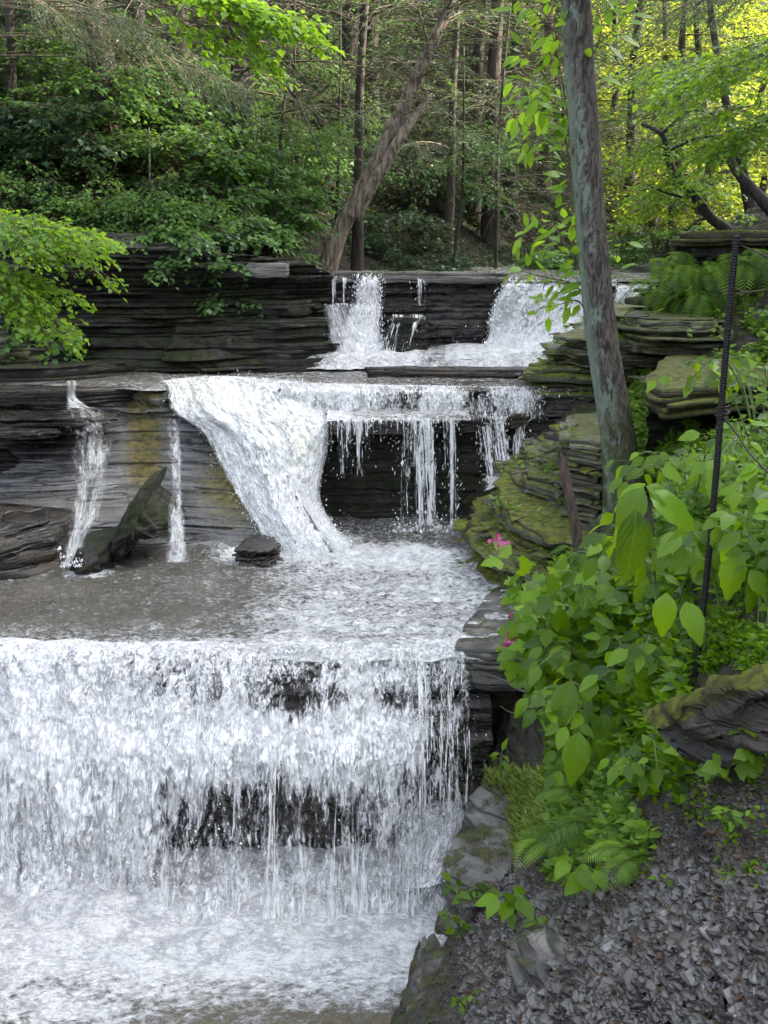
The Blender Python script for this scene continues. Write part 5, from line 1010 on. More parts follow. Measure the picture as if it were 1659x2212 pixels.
# nearer green trees on the right that overhang
reach_tree('maple_tree', [4.8, 8.2, 0.3], [4.3, 8.0, 4.5], 'green maple hanging in from the top right over the ferns',
           fan(14, (1800, 60), (1420, 210), 70, 8.2, 9.6, .34) + fan(12, (1800, 200), (1500, 330), 60, 8.5, 9.8, .32) + [(1620, 230, 9, 1540, 250, 9), (1720, 320, 9, 1560, 300, 8.8), (1700, 80, 8.8, 1450, 190, 8.6)], .07, 'lf_bright', 801, .3, tpl='rhomb', tint=(.0, .7), ntw=13, nlf=7, extra=10)
reach_tree('hemlock_tree', [4.4, 11.8, 0.0], [3.7, 11.6, 5.2], 'grey green hemlock with drooping sprays in the upper right',
           fan(14, (1760, -80), (1330, 60), 90, 10.6, 12, .36) + fan(12, (1700, 60), (1330, 300), 80, 11, 12.4, .36), .055, 'lf_hembright', 802, .34, tpl='needle', tint=(.2, .9), ntw=16, nlf=10, extra=8)
reach_tree('maple_tree', [4.6, 13.6, 0.2], [3.4, 13.4, 4.6], 'mid green tree with layered branches left of the sunlit clearing',
           fan(16, (1640, 230), (1330, 330), 60, 12.6, 14, .42) + fan(12, (1600, 380), (1340, 440), 60, 12.6, 14, .36) + fan(8, (1560, 120), (1330, 160), 60, 12.6, 14, .4), .065, 'lf_bright', 803, .4, tpl='rhomb', tint=(.0, .6), ntw=13, nlf=7)
# crooked dark limb crossing the clearing
yl = 12.4; root = thing('bent_tree', P(1600, 560, yl), 'crooked dark leaning trunk crossing in front of the sunlit clearing', 'tree')
trunk_mesh('trunk', [P(1640, 570, yl), P(1575, 500, yl), P(1535, 470, yl), P(1505, 430, yl), P(1460, 385, yl), P(1440, 330, yl), P(1430, 290, yl), P(1380, 265, yl)], .075, .02, M['bark_dark'], root, 9, 50, .2, 805, 0)
W = []; rng = np.random.RandomState(12)
for (a, b_, c_) in (((1460, 385), (1490, 350), (1540, 330)), ((1440, 330), (1500, 300), (1580, 290)), ((1505, 430), (1450, 420), (1400, 400)), ((1430, 290), (1490, 240), (1550, 250)), ((1535, 470), (1500, 480), (1470, 520))):
    q = [P(*a, yl), P(*b_, yl - .1), P(*c_, yl - .2)]; W.append(tube(smooth_path(q, 10), np.linspace(.022, .006, 10), 5, .1, 3))
for V, Fl in W: mesh('limb', V, Fl, M['bark_dark'], root)
L = LV(); W = []
for k in range(14):
    ua = rng.uniform(1400, 1560); va = rng.uniform(270, 460); spray(L, W, P(ua, va, yl), P(ua + rng.uniform(-110, 110), va + rng.uniform(-10, 60), yl - .3), .24, .06, rng, 10, 6, .05, (.1, .9), .006)
crown('crown', L, W, 'rhomb', M['lf_bright'], M['bark_dark'], root)
root = thing('bent_tree', P(1640, 440, 11.6), 'short dark leaning limb at the right edge of the sunlit clearing', 'tree'); trunk_mesh('trunk', [P(1690, 480, 11.6), P(1625, 410, 11.6), P(1590, 370, 11.6), P(1575, 330, 11.6), P(1590, 280, 11.6)], .07, .025, M['bark_dark'], root, 9, 30, .2, 806, 0)
# fallen bare branches
def bare(name, pths, r0, label, seed, mat='twig', cat='branch'):
    W = [tube(smooth_path([P(*q) for q in pth], 20), np.linspace(r0 * s_, r0 * s_ * .35, 20), 5, .15, seed) for pth, s_ in pths]; V, Fl = join(W); o = mesh(name, V, Fl, M[mat]); tag(o, label, cat)
bare('dead_branch', [([(1165, 1500, 5.4), (1120, 1490, 5.5), (1085, 1468, 5.6), (1045, 1455, 5.7)], 1), ([(1120, 1490, 5.5), (1095, 1455, 5.5), (1085, 1435, 5.5)], .7), ([(1150, 1525, 5.3), (1110, 1540, 5.4), (1080, 1525, 5.5)], .7), ([(1160, 1470, 5.35), (1130, 1450, 5.45), (1105, 1440, 5.5)], .6)], .008, 'bare forked twig against the black hollow beside the lowest fall', 11)
bare('dead_branch', [([(640, 210, 11), (560, 120, 11), (500, 60, 11), (470, -40, 11)], 1), ([(640, 210, 11), (690, 330, 11), (720, 400, 11)], .6)], .018, 'long drooping bare branch in the woods left of centre', 12, 'bark_dark')
bare('dead_branch', [([(480, 330, 11.4), (430, 370, 11.4), (405, 405, 11.3)], .8), ([(480, 330, 11.4), (530, 325, 11.4), (570, 300, 11.4)], .6)], .014, 'pale dry forked stick hanging in front of the left hemlocks', 13)
bare('dead_branch', [([(1240, 560, 13), (1150, 500, 13), (1060, 470, 13)], .8), ([(1150, 500, 13), (1110, 450, 13), (1080, 440, 13)], .6)], .018, 'thin dark forked bare branch left of the big trunk', 14, 'bark_dark')

# the far wood that closes the valley: clumps of leaves, nobody could count them
def far_wood(n, x0, x1, y0, y1, zt, leaf, mat, label, seed, keepf=0.0):
    rng = np.random.RandomState(seed); x = rng.uniform(x0, x1, n); y = rng.uniform(y0, y1, n); zb = hillz(x, y); z = zb + (zt - zb) * rng.rand(n)
    kp = fbm(x * .7, y * .7, z * .8, 4, seed) > keepf; x, y, z = x[kp], y[kp], z[kp]; k = len(x); L = LV()
    for q in range(6):
        a = rng.uniform(0, 6.28, k); L.add(np.stack([x, y, z], 1) + rng.normal(0, .16, (k, 3)) * np.array([1.3, 1.3, .5]), np.stack([np.cos(a), np.sin(a), rng.uniform(-.5, .2, k)], 1), np.array([0, -.3, 1.0]) + rng.normal(0, .4, (k, 3)), leaf * rng.uniform(.5, 1.3, k), np.clip(.5 + .5 * fbm(x, y, z, 2, 3) + rng.normal(0, .15, k), 0, 1))
    o = L.build('far_woods', 'rhomb', M[mat]); tag(o, label, 'woods', kind='stuff')
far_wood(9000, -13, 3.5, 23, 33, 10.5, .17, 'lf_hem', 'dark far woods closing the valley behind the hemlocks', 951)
far_wood(7000, 2.5, 19, 26, 38, 12.0, .20, 'lf_sunlit', 'sunlit far woods beyond the clearing on the right', 952)
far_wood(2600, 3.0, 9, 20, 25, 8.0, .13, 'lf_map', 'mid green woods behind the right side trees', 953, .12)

# light layered sprays of young hemlock and beech between the trunks
for i, (u, v, y, lb) in enumerate([(620, 330, 12.6, 'young beech with flat pale layers of leaves left of the leaning tree'), (520, 420, 12.2, 'young tree with light horizontal sprays above the right end of the cliff'), (430, 250, 12.8, 'young tree with light sprays between the two left hemlock trunks'),
        (720, 200, 13.4, 'young hemlock with drooping grey green sprays above the leaning tree middle'), (980, 330, 13.6, 'young tree with yellow green sprays right of the leaning tree'), (1080, 230, 14.2, 'young hemlock in the shade left of the big trunk top'), (200, 260, 11.8, 'young maple with broad light layers at the left'), (60, 330, 11.6, 'young maple at the far left edge above the cliff'), (620, 120, 13.4, 'young hemlock with airy sprays in the upper middle')]):
    b_ = P(u, v, y); x0 = b_[0]; z0_ = float(hillz(x0, y)); rr_ = np.random.RandomState(970 + i)
    brs = [(u + rr_.uniform(-50, 50), v + rr_.uniform(-110, 120), y + rr_.uniform(-.3, .3), u + rr_.choice([-1, 1]) * rr_.uniform(90, 170), v + rr_.uniform(-70, 140), y + rr_.uniform(-.7, .2)) for _ in range(14)]
    soft = i in (3, 5, 8); reach_tree('young_tree', [x0, y, z0_ - .05], [x0 + .1, y, max(z0_ + 1.2, b_[2] + 1.2)], lb, brs, .05 if soft else .055, 'lf_hembright' if soft or i in (1, 4) else 'lf_map', 980 + i, .3, .03, 'needle' if soft else 'rhomb', (.4, 1), 14, 8 if not soft else 11, sag=.04, flat=.25)

# feathery light sprays filling the slope down to the cliff edge
rf = np.random.RandomState(4242)
for i, (u, v, y, lb) in enumerate([(90, 400, 10.9, 'young maple leaning over the black cliff at the far left'), (210, 440, 10.9, 'young maple with feathery sprays at the foot of the stout trunk'), (300, 470, 10.8, 'slender maple dipping light leaves over the cliff top'), (390, 440, 11.2, 'slender maple with flat pale sprays above the middle of the cliff'), (480, 490, 11.2, 'small beech spreading over the right half of the cliff top'), (580, 480, 11.7, 'small beech with thin pale sprays left of the leaning tree foot')]):
    b_ = P(u, v, y); x0 = b_[0]; z0_ = float(hillz(x0, y + .3))
    brs = [(u + rf.uniform(-60, 60), v + rf.uniform(-90, 60), y + rf.uniform(-.2, .3), u + rf.choice([-1, 1]) * rf.uniform(60, 140), v + rf.uniform(-40, 100), y + rf.uniform(-.6, .1)) for _ in range(13)]
    reach_tree('young_tree', [x0, y + .3, z0_ - .05], [x0 + .1, y + .2, max(z0_ + .8, b_[2] + .7)], lb, brs, .055, 'lf_map', 1480 + i, .26, .022, 'rhomb', (.35, 1), 13, 8, sag=.03, flat=.25)
# ------------------------------------------------------------------ right bank: posts, plants, stones
def bp(u, v):
    """where the picture ray meets the bank"""
    d = ray(u, v); ys = np.linspace(1.6, 12, 700); pts = d[None] * (ys / d[1])[:, None]; g_ = bank(pts[:, 0], pts[:, 1]); hit = np.nonzero(pts[:, 2] <= g_)[0]
    i = hit[0] if len(hit) else 400; return pts[i]
# broken wooden stake
M['bark_stake'] = bark_mat('stake_wood', (0.02, 0.013, 0.009), (0.09, 0.062, 0.044), zs=5, scale=40)
q0, q1 = P(1262, 1222, 5.7), P(1214, 992, 5.9); q0[2] -= .1
root = thing('broken_stake', q0, 'broken brown wooden stick stuck upright in front of the mossy outcrop', 'stake')
S = smooth_path([q0, (q0 + q1) / 2 + np.array([.01, 0, 0]), q1], 24); V, Fl = tube(S, np.linspace(.033, .028, 24), 12, .25, 901); V[-1] += np.array([-.01, 0, .035]); mesh('stake', V, Fl, M['bark_stake'], root, smooth=False)
W = []
for a in range(5): W.append(prisms([q1 + np.array([.02 * math.cos(a * 1.3), .02 * math.sin(a * 1.3), -.02])], [q1 + np.array([.024 * math.cos(a * 1.3), .024 * math.sin(a * 1.3), .02 + .008 * a])], .009, .002))
for V, Fl in W: mesh('splinter', V, Fl, M['bark_brown'], root)
# ribbed iron post
yq = 3.75; q0, q1 = P(1500, 1480, yq), P(1595, 508, yq - .1); n = 1400; t = np.linspace(0, 1, n); S = q0 + (q1 - q0) * t[:, None]; S[:, 0] += .006 * np.sin(t * 5); q0 = S[0].copy()
rad = .0108 + .0016 * (np.sin(t * 2 * math.pi * 170) > 0.2); V, Fl = tube(S, rad, 12, 0); root = thing('iron_post', q0, 'thin black ribbed iron rod leaning right on the bank at the right edge', 'post'); mesh('rod', V, Fl, M['iron'], root)
cc = P(1560, 905, yq - .02); W = [tube(smooth_path([cc + np.array([math.cos(a), math.sin(a), 0]) * .022 + np.array([0, 0, .004 * a]) for a in np.linspace(0, 12, 40)], 80), .004, 6)]
V, Fl = join(W); mesh('wire_tie', V, Fl, M['iron'], root)
o = mesh('rail_cable', *tube(smooth_path([P(1562, 900, yq), P(1590, 935, yq - .1), P(1625, 985, yq - .25), P(1700, 1060, yq - .5), P(1850, 1200, yq - .9)], 40), .0035, 6), M['iron']); tag(o, 'thin dark wire running down to the right from the iron rod', 'wire')

# plants
def plant(name, base, stems, label, seed, leaf=.12, tpl='ovate', mat='lf_fg', tint=(.2, 1), npair=5, stemr=.005, spread=.06, flowers=None, cat='plant', group=None):
    rng = np.random.RandomState(seed); base = np.asarray(base, float); root = thing(name, base, label, cat, group); L = LV(); W = []
    for st in stems:
        st = [np.asarray(q, float) for q in st]; B = smooth_path([base] + st, 16); mesh('stem', *tube(B, np.linspace(stemr, stemr * .4, 16), 5), M['stem'], root)
        T = nrmz(np.gradient(B, axis=0))
        for k in range(npair):
            t_ = (0.30 + 0.70 * (k + rng.rand() * .5) / npair) * 15; i = min(int(t_), 14); q = B[i] + (B[i + 1] - B[i]) * (t_ - i); d = T[i]
            a0 = rng.uniform(0, 6.28) ; sz = leaf * rng.uniform(.6, 1.15) * (0.75 + .35 * math.sin(math.pi * (k + .5) / npair))
            for sg in (0, math.pi):
                a = a0 + sg + rng.normal(0, .25); o_ = np.array([math.cos(a), math.sin(a) * .8 - .15, rng.uniform(-.25, .25)]); e = q + o_ * spread * rng.uniform(.5, 1.2); W.append(prisms([q], [e], stemr * .35, stemr * .25))
                ld = o_ + np.array([0, -.1, -rng.uniform(.15, .9)]) + d * .25; nn = np.array([rng.normal(0, .35), -.65 + rng.normal(0, .3), .9]); L.add(e, ld, nn, sz * rng.uniform(.8, 1.15), tint[0] + (tint[1] - tint[0]) * (rng.rand() ** .6 if rng.rand() < .55 else .45 * rng.rand() - .15))
        ld = T[-1] + np.array([0, -.2, -.5]); L.add(B[-1], ld, [0, -.6, 1], leaf * .9, rng.uniform(*tint))
    crown('leaves', L, W, tpl, M[mat], M['stem'], root, True)
    if flowers:
        for fc in flowers:
            fc = np.asarray(fc, float); L2 = LV()
            for k in range(16):
                a = rng.uniform(0, 6.28); L2.add(fc + rng.normal(0, .015, 3), [math.cos(a), -.4, math.sin(a)], [rng.normal(), -1, rng.normal()], .028, .5)
            L2.build('flower', 'broad', M['petal'], root); mesh('flower_stalk', *prisms([B[-1]], [fc], .002, .0015), M['stem'], root)
    return root
def auto_stems(base, n, h, r, rng, dirx=0.0, up=1.0):
    out = []
    for k in range(n):
        a = rng.uniform(0, 6.28); l_ = rng.uniform(.6, 1.1); d = np.array([math.cos(a) * r + dirx * r, math.sin(a) * r * .8 - .3 * r, 0]) * l_
        out.append([base + d * .35 + [0, 0, h * l_ * .65 * up], base + d * .8 + [0, 0, h * l_ * up], base + d * 1.25 + [0, 0, h * l_ * .85 * up]])
    return out
big_plants = [  # u, v of the foot, y pull, stems, height, reach, leaf, tpl, tint, drift, label
    (1560, 1330, 7, .55, .30, .15, 'ovate', (.3, 1), 0.0, 'large leafed green plant just left of the iron rod at mid height'),
    (1440, 1400, 6, .55, .28, .15, 'ovate', (.3, 1), -.1, 'tall leafy plant whose big dark leaf hangs in front of the trunk foot'),
    (1650, 1330, 7, .60, .30, .13, 'ovate', (.3, 1), 0.0, 'leafy plant at the right edge beyond the iron rod'),
    (1640, 1180, 8, .50, .34, .10, 'ovate', (.5, 1), 0.0, 'bright leafy plant high on the right edge'),
    (1560, 1130, 8, .42, .30, .09, 'ovate', (.5, 1), 0.0, 'bright small leafed plant behind the iron rod'),
    (1490, 1180, 7, .42, .28, .10, 'ovate', (.4, 1), 0.0, 'light green plant right of the trunk foot'),
    (1640, 1020, 8, .45, .36, .09, 'rhomb', (.6, 1), 0.0, 'fresh green plant beside the dark hollow at the right edge'),
    (1340, 1390, 6, .36, .26, .12, 'lobed', (.3, 1), -.2, 'lobed leafed plant in the middle of the bank thicket'),
    (1270, 1400, 6, .34, .26, .11, 'lobed', (.4, 1), -.1, 'bramble with pale leaves right of the pink flowers'),
    (1290, 1500, 7, .34, .28, .12, 'ovate', (.2, .9), -.2, 'leafy plant in the lower middle of the thicket'),
    (1380, 1530, 7, .36, .28, .12, 'ovate', (.2, .9), 0.0, 'leafy plant above the dark ledge in the thicket'),
    (1300, 1620, 7, .34, .26, .13, 'ovate', (.2, .9), -.1, 'drooping large leafed plant low in the thicket'),
    (1220, 1600, 6, .36, .24, .12, 'lobed', (.2, .9), 0.0, 'lobed plant hanging toward the black hollow'),
    (1390, 1690, 6, .30, .24, .11, 'ovate', (.2, .9), .1, 'leafy plant at the lower right of the thicket'),
    (1250, 1700, 6, .28, .20, .11, 'ovate', (.1, .8), -.1, 'lowest big leafed plant above the ferns'),
    (1430, 1480, 6, .34, .26, .10, 'ovate', (.3, 1), .2, 'plant leaning out over the dark ledge'),
    (1330, 1290, 5, .26, .22, .10, 'ovate', (.5, 1), 0.0, 'small bright plant at the foot of the mossy outcrop'),
    (1210, 1490, 6, .28, .22, .10, 'lobed', (.3, 1), .1, 'lobed plant just right of the dead twigs')]
rng = np.random.RandomState(55)
for i, (u, v, ns, h, r_, lf, tp, ti, dx_, lb) in enumerate(big_plants):
    b = bp(u, v); k = max(.7, b[1] / 4.2); b[2] -= .02
    plant('leafy_plant', b, auto_stems(b, ns, h * k, r_ * k, rng, dx_), lb, 1000 + i, lf * .84 * min(k, 1.25), tp, tint=(.15, 1), npair=5, spread=.06 * k)
# the bramble with pink flowers at its tips, left side of the thicket
b = bp(1200, 1430)
plant('flowering_raspberry', b, [[P(1170, 1330, 5.2), P(1130, 1270, 5.2), P(1100, 1200, 5.25)], [P(1170, 1350, 5.1), P(1140, 1300, 5.1), P(1135, 1240, 5.1)], [P(1180, 1400, 5.0), P(1130, 1400, 5.0), P(1110, 1430, 5.0)], [P(1190, 1380, 5.0), P(1170, 1330, 4.9), P(1200, 1290, 4.9)], [P(1170, 1400, 5.1), P(1140, 1360, 5.15), P(1105, 1370, 5.2)]],
      'flowering raspberry with small pink blooms over the edge of the middle pool', 1101, .125, 'lobed', tint=(.5, 1), npair=5, flowers=[P(1073, 1163, 5.25), P(1105, 1375, 5.15), P(1117, 1336, 5.2), P(1100, 1395, 5.1)])
# individual foreground sprigs
def sprig(u, v, y, targets, lb, seed, leaf, tp='ovate', ti=(.4, 1), npair=2, **kw):
    b = P(u, v, y) if y else bp(u, v); plant('leafy_sprig', b, [[P(*q) for q in st] for st in targets], lb, seed, leaf, tp, tint=ti, npair=npair, spread=.02, **kw)
sprig(1290, 1990, 3.75, [[(1270, 1920, 3.6), (1240, 1870, 3.5), (1225, 1860, 3.45)], [(1290, 1900, 3.6), (1275, 1880, 3.5), (1285, 1880, 3.45)]], 'sprig of drooping bright leaves before the dark gap at the thicket foot', 1111, .115, ti=(.4, 1), npair=3)
sprig(1120, 2010, 4.1, [[(1105, 1960, 4.0), (1090, 1935, 3.9), (1075, 1940, 3.85)], [(1110, 1950, 4.0), (1110, 1935, 3.9), (1130, 1945, 3.8)]], 'small plant of hanging pointed leaves on the bedrock above the gravel', 1112, .11, ti=(.4, 1), npair=3)
sprig(1000, 1960, 4.75, [[(985, 1920, 4.6), (975, 1900, 4.6)], [(1010, 1930, 4.6), (1030, 1915, 4.6)]], 'tuft of small dark green leaves on the rock at the water edge', 1113, .07, 'rhomb', (.1, .7), npair=4)
sprig(1005, 2040, 4.5, [[(985, 1990, 4.4), (970, 1975, 4.4)], [(1010, 2000, 4.4), (1030, 2005, 4.4)]], 'second tuft of small leaves lower on the rock at the water edge', 1114, .07, 'rhomb', (.1, .7), npair=4)
sprig(1085, 1700, 5.3, [[(1082, 1650, 5.3), (1085, 1620, 5.3)]], 'lone upright pale sprig against the black hollow', 1115, .09, 'long', (.7, 1), npair=3)
sprig(1520, 1700, 3.3, [[(1530, 1620, 3.2), (1510, 1580, 3.15), (1545, 1565, 3.1)], [(1560, 1640, 3.1), (1600, 1590, 3.05), (1615, 1570, 3.0)], [(1540, 1680, 3.1), (1600, 1640, 3.0), (1650, 1610, 2.95)]], 'low bright seedling before the dark ledge at the right edge', 1116, .085, 'lobed', (.5, 1), npair=3)
sprig(1420, 1960, 3.1, [[(1420, 1930, 3.05), (1430, 1890, 3.0)]], 'small seedling at the top of the gravel', 1117, .05, 'ovate', (.4, 1), npair=3)
sprig(1590, 1790, 2.9, [[(1580, 1770, 2.85), (1570, 1745, 2.8)], [(1610, 1770, 2.85), (1630, 1740, 2.8)]], 'tiny seedling on the dark soil at the right', 1118, .035, 'ovate', (.4, 1), npair=4)
sprig(1010, 2190, 3.6, [[(1015, 2160, 3.55), (1025, 2140, 3.5)], [(1000, 2170, 3.55), (985, 2155, 3.5)]], 'little green seedling at the bottom edge of the picture', 1119, .05, 'rhomb', (.4, 1), npair=3)
# the largest single leaves that stand out in front
root = thing('leafy_plant', bp(1420, 1330), 'tall sapling with very large drooping leaves overlapping the foot of the big trunk', 'plant'); L = LV(); W = []
ctr = P(1372, 1090, 3.9); b0 = bp(1420, 1330); W.append(prisms([b0, (b0 + ctr) / 2 + np.array([.03, 0, 0])], [(b0 + ctr) / 2 + np.array([.03, 0, 0]), ctr], [.007, .006], [.006, .004]))
for (ua, va, ub, vb, ya, dy, tn, nn) in [(1390, 1052, 1330, 1155, 3.9, -.05, .25, (-.6, -.8, .6)), (1395, 1045, 1322, 1085, 3.95, 0, 1, (0, -.3, 1)), (1372, 1100, 1372, 1250, 3.85, -.08, .0, (.25, -1, .1)), (1362, 1110, 1345, 1200, 3.95, -.02, .7, (-.2, -1, .2)), (1400, 1060, 1520, 1140, 3.9, -.1, .8, (.2, -.6, 1)),
                                         (1395, 1050, 1500, 1110, 3.9, 0, .5, (.1, -.5, 1)), (1480, 1300, 1515, 1380, 3.7, -.1, .95, (0, -1, .3)), (1440, 1280, 1430, 1370, 3.75, -.05, .9, (-.3, -1, .2)), (1640, 1230, 1630, 1320, 3.6, -.05, .3, (.2, -1, .2)), (1590, 1190, 1575, 1290, 3.6, -.05, .8, (-.2, -1, .3)),
                                         (1235, 1470, 1205, 1570, 4.3, -.1, .35, (-.1, -1, .2)), (1330, 1360, 1295, 1330, 4.2, 0, .2, (0, -.4, 1)), (1300, 1540, 1330, 1660, 4.2, -.1, .25, (.1, -1, .2)), (1250, 1580, 1240, 1690, 4.1, -.1, .6, (0, -1, .3)), (1400, 1640, 1425, 1700, 3.7, -.05, .8, (.1, -1, .3)), (1370, 1440, 1420, 1510, 4.0, -.05, .4, (.1, -1, .4)), (1620, 1230, 1659, 1290, 3.5, -.05, .7, (0, -1, .3))]:
    a = P(ua, va, ya); e = P(ub, vb, ya + dy); L.add(a, e - a, nn, np.linalg.norm(e - a) * 1.08, tn)
    if abs(ua - 1385) > 60: f_ = bp(ua + 15, va + 140); m_ = (f_ + a) / 2 + np.array([.02, 0, .02]); W.append(prisms([f_, m_], [m_, a], [.004, .0035], [.0035, .0025]))
crown('leaves', L, W, 'big', M['lf_fg'], M['stem'], root, True)

# ferns
def fern(base, n, ln, label, seed, droop=1.0, dirs=None, mat='fern', name='fern', tint=(.2, 1), pin=22):
    rng = np.random.RandomState(seed); base = np.asarray(base, float); root = thing(name, base, label, 'fern'); L = LV(); W = []
    for k in range(n):
        L = LV(); W = []
        a = (rng.uniform(0, 6.28) if dirs is None else dirs + rng.normal(0, .7)); l_ = ln * rng.uniform(.6, 1.1); q = base + rng.normal(0, .03, 3) * (1 if dirs is None else 3) * np.array([1, 1, .6])
        t = np.linspace(0, 1, 12)[:, None]; h = np.array([math.cos(a), math.sin(a), 0]); B = q + h * t * l_ * .85 + np.array([0, 0, 1]) * l_ * (.75 * t - (.55 + .5 * droop) * t ** 2)
        W.append(prisms(B[:-1], B[1:], .0022, .0016)); T = nrmz(np.gradient(B, axis=0)); ti = np.linspace(.12, .98, pin) * 11; i = ti.astype(int).clip(0, 10); f = (ti - i)[:, None]; C = B[i] * (1 - f) + B[i + 1] * f; TT = T[i]
        sd_ = nrmz(np.cross(TT, [0, 0, 1.0])); sz = l_ * .30 * np.sin(np.pi * np.linspace(.18, .97, pin)) ** .8; tn = np.clip(rng.uniform(*tint) + rng.normal(0, .1, pin), 0, 1)
        for sg in (-1, 1): L.add(C, sd_ * sg + TT * .35 + np.array([0, 0, -.15]), np.cross(sd_, TT) * 1.0 * (1 if True else 0) + np.array([0, 0, .3]), sz, tn)
        crown('frond', L, W, 'pinna', M[mat], M['stem'], root)
    return root
TPL['needle'] = T_rhomb(0.16, 0.02, -0.05)
fern(bp(1200, 1830) + [0, 0, .05], 12, .30, 'bright fern arching over the shelf below the thicket', 1201, .6)
fern(bp(1290, 1800) + [0, 0, .03], 12, .30, 'dark fern under the lowest leaves of the thicket', 1202, .8, tint=(.0, .5))
fern(bp(1380, 1850) + [0, 0, .02], 9, .22, 'small fern at the upper edge of the gravel', 1203, .6)
fern(bp(1160, 2010) + [0, 0, .02], 7, .14, 'tiny fern between the bedrock shelf and the gravel', 1204, .6)
fern(bp(1340, 1900) + [0, 0, .02], 8, .20, 'drooping dark fern right of the bright drooping sprig', 1205, .9, tint=(.1, .6))
fern(bp(1290, 1650) + [0, 0, .10], 10, .26, 'fern half hidden in the middle of the thicket', 1206, .6)
fl = ['leftmost fern hanging on the dark rock', 'second hanging fern from the left on the dark rock', 'middle fern hanging on the dark rock', 'fern hanging left of the iron rod top', 'fern hanging right of the iron rod top', 'fern at the very right of the dark rock', 'small fern low on the left of the dark rock', 'fern low in the middle of the dark rock', 'fern low beside the iron rod', 'fern low at the right edge of the dark rock']
fp = [(1450, 570), (1490, 585), (1530, 580), (1570, 575), (1610, 580), (1650, 585), (1440, 630), (1510, 640), (1570, 640), (1630, 650)]
for i, (u, v) in enumerate(fp): fern(P(u, v, 9.35 - (u - 1430) * .0022), 9, .42, fl[i], 1220 + i, 1.7, dirs=-1.6, tint=(.1, .9))
# light green small-leaved cover: strip right of the trunk, patch above the thicket, ledges
def cover(n, reg, h, leaf, mat, label, seed, tpl='rhomb', thick=.35, cat='ground cover'):
    rng = np.random.RandomState(seed); C = []
    for k in range(n):
        while True:
            u = rng.uniform(reg[0], reg[1]); v = rng.uniform(reg[2], reg[3])
            if float(fbm(u / 45., v / 45., 0, 3, seed)) > thick - .5: break
        C.append((u, v))
    C = np.array(C); d = np.stack([(C[:, 0] - CX) / F, cp - sp * (C[:, 1] - CY) / F, -sp - cp * (C[:, 1] - CY) / F], 1); ys = np.linspace(1.6, 12.5, 300); hit = np.full(len(C), -1)
    for j, yy in enumerate(ys):
        q = d * (yy / d[:, 1])[:, None]; g_ = bank0(q[:, 0], q[:, 1]); m_ = (hit < 0) & (q[:, 2] <= g_ + .02); hit[m_] = j
    ok = hit >= 0; q = d[ok] * (ys[hit[ok]] / d[ok][:, 1])[:, None]; q[:, 2] = bank(q[:, 0], q[:, 1]); k = len(q); L = LV()
    q[:, 2] += h * rng.rand(k); a = rng.uniform(0, 6.28, k); up = .9 if tpl == 'needle' else .2
    L.add(q, np.stack([np.cos(a), np.sin(a), rng.normal(up, .35, k)], 1), np.array([0, -.3, 1.0]) + rng.normal(0, .4, (k, 3)), leaf * rng.uniform(.5, 1.3, k), rng.rand(k)); o = L.build('ground_cover', tpl, M[mat]); tag(o, label, cat, kind='stuff')
cover(8200, (1350, 1480, 830, 1060), .16, .055, 'fern', 'bright green mossy fern cover on the slope right of the big trunk', 1301, thick=.3)
cover(5600, (1370, 1700, 690, 840), .16, .055, 'fern', 'yellow green plants on the ledges right of the trunk', 1302, thick=.5)
cover(6000, (1420, 1700, 960, 1300), .22, .06, 'lf_bright', 'dense small leaved plants on the upper right bank', 1303, thick=.35)
cover(5000, (1050, 1180, 1690, 1830), .07, .055, 'grass', 'pale mossy grass on the shelf beside the lowest fall', 1304, 'needle', .2)
cover(2600, (1180, 1400, 1640, 1900), .10, .05, 'fern', 'mixed low greenery under the thicket', 1305, thick=.4)
cover(1600, (1230, 1330, 960, 1060), .08, .04, 'fern', 'small green plants on the outcrop left of the big trunk', 1306, thick=.5)
cover(2600, (1400, 1659, 1330, 1480), .06, .03, 'lf_fg', 'scattered seedlings on the soil behind the dark ledge', 1307, thick=.5)
cover(700, (1350, 1659, 1640, 1900), .03, .022, 'lf_fg', 'scattered tiny seedlings on the dark soil at the right', 1308, thick=.55)
cover(7000, (1180, 1480, 1230, 1720), .18, .06, 'lf_fg', 'understorey of small leaves inside the bank thicket', 1309, thick=.25)

# shale gravel: countless thin flakes
def flakes(n, seed, reg, smin, smax, pw=1.7):
    rng = np.random.RandomState(seed); u = rng.uniform(reg[0], reg[1], n); v = rng.uniform(reg[2], reg[3], n)
    d = np.stack([(u - CX) / F, cp - sp * (v - CY) / F, -sp - cp * (v - CY) / F], 1); ys = np.linspace(1.5, 7, 240); hit = np.full(n, -1)
    for j, yy in enumerate(ys):
        q = d * (yy / d[:, 1])[:, None]; m_ = (hit < 0) & (q[:, 2] <= bank0(q[:, 0], q[:, 1]) + .03); hit[m_] = j
    ok = hit >= 0; q = d[ok] * (ys[hit[ok]] / d[ok][:, 1])[:, None]; q += rng.normal(0, .02, q.shape); q[:, 2] = bank(q[:, 0], q[:, 1]); n = len(q)
    e = .02; nx = -(bank(q[:, 0] + e, q[:, 1]) - bank(q[:, 0] - e, q[:, 1])) / (2 * e); ny = -(bank(q[:, 0], q[:, 1] + e) - bank(q[:, 0], q[:, 1] - e)) / (2 * e)
    nr = nrmz(np.stack([nx * .12, ny * .15 - .15, np.ones(n)], 1) + rng.normal(0, .16, (n, 3))); s = smin * (smax / smin) ** (rng.rand(n) ** pw); return q, nr, s, rng
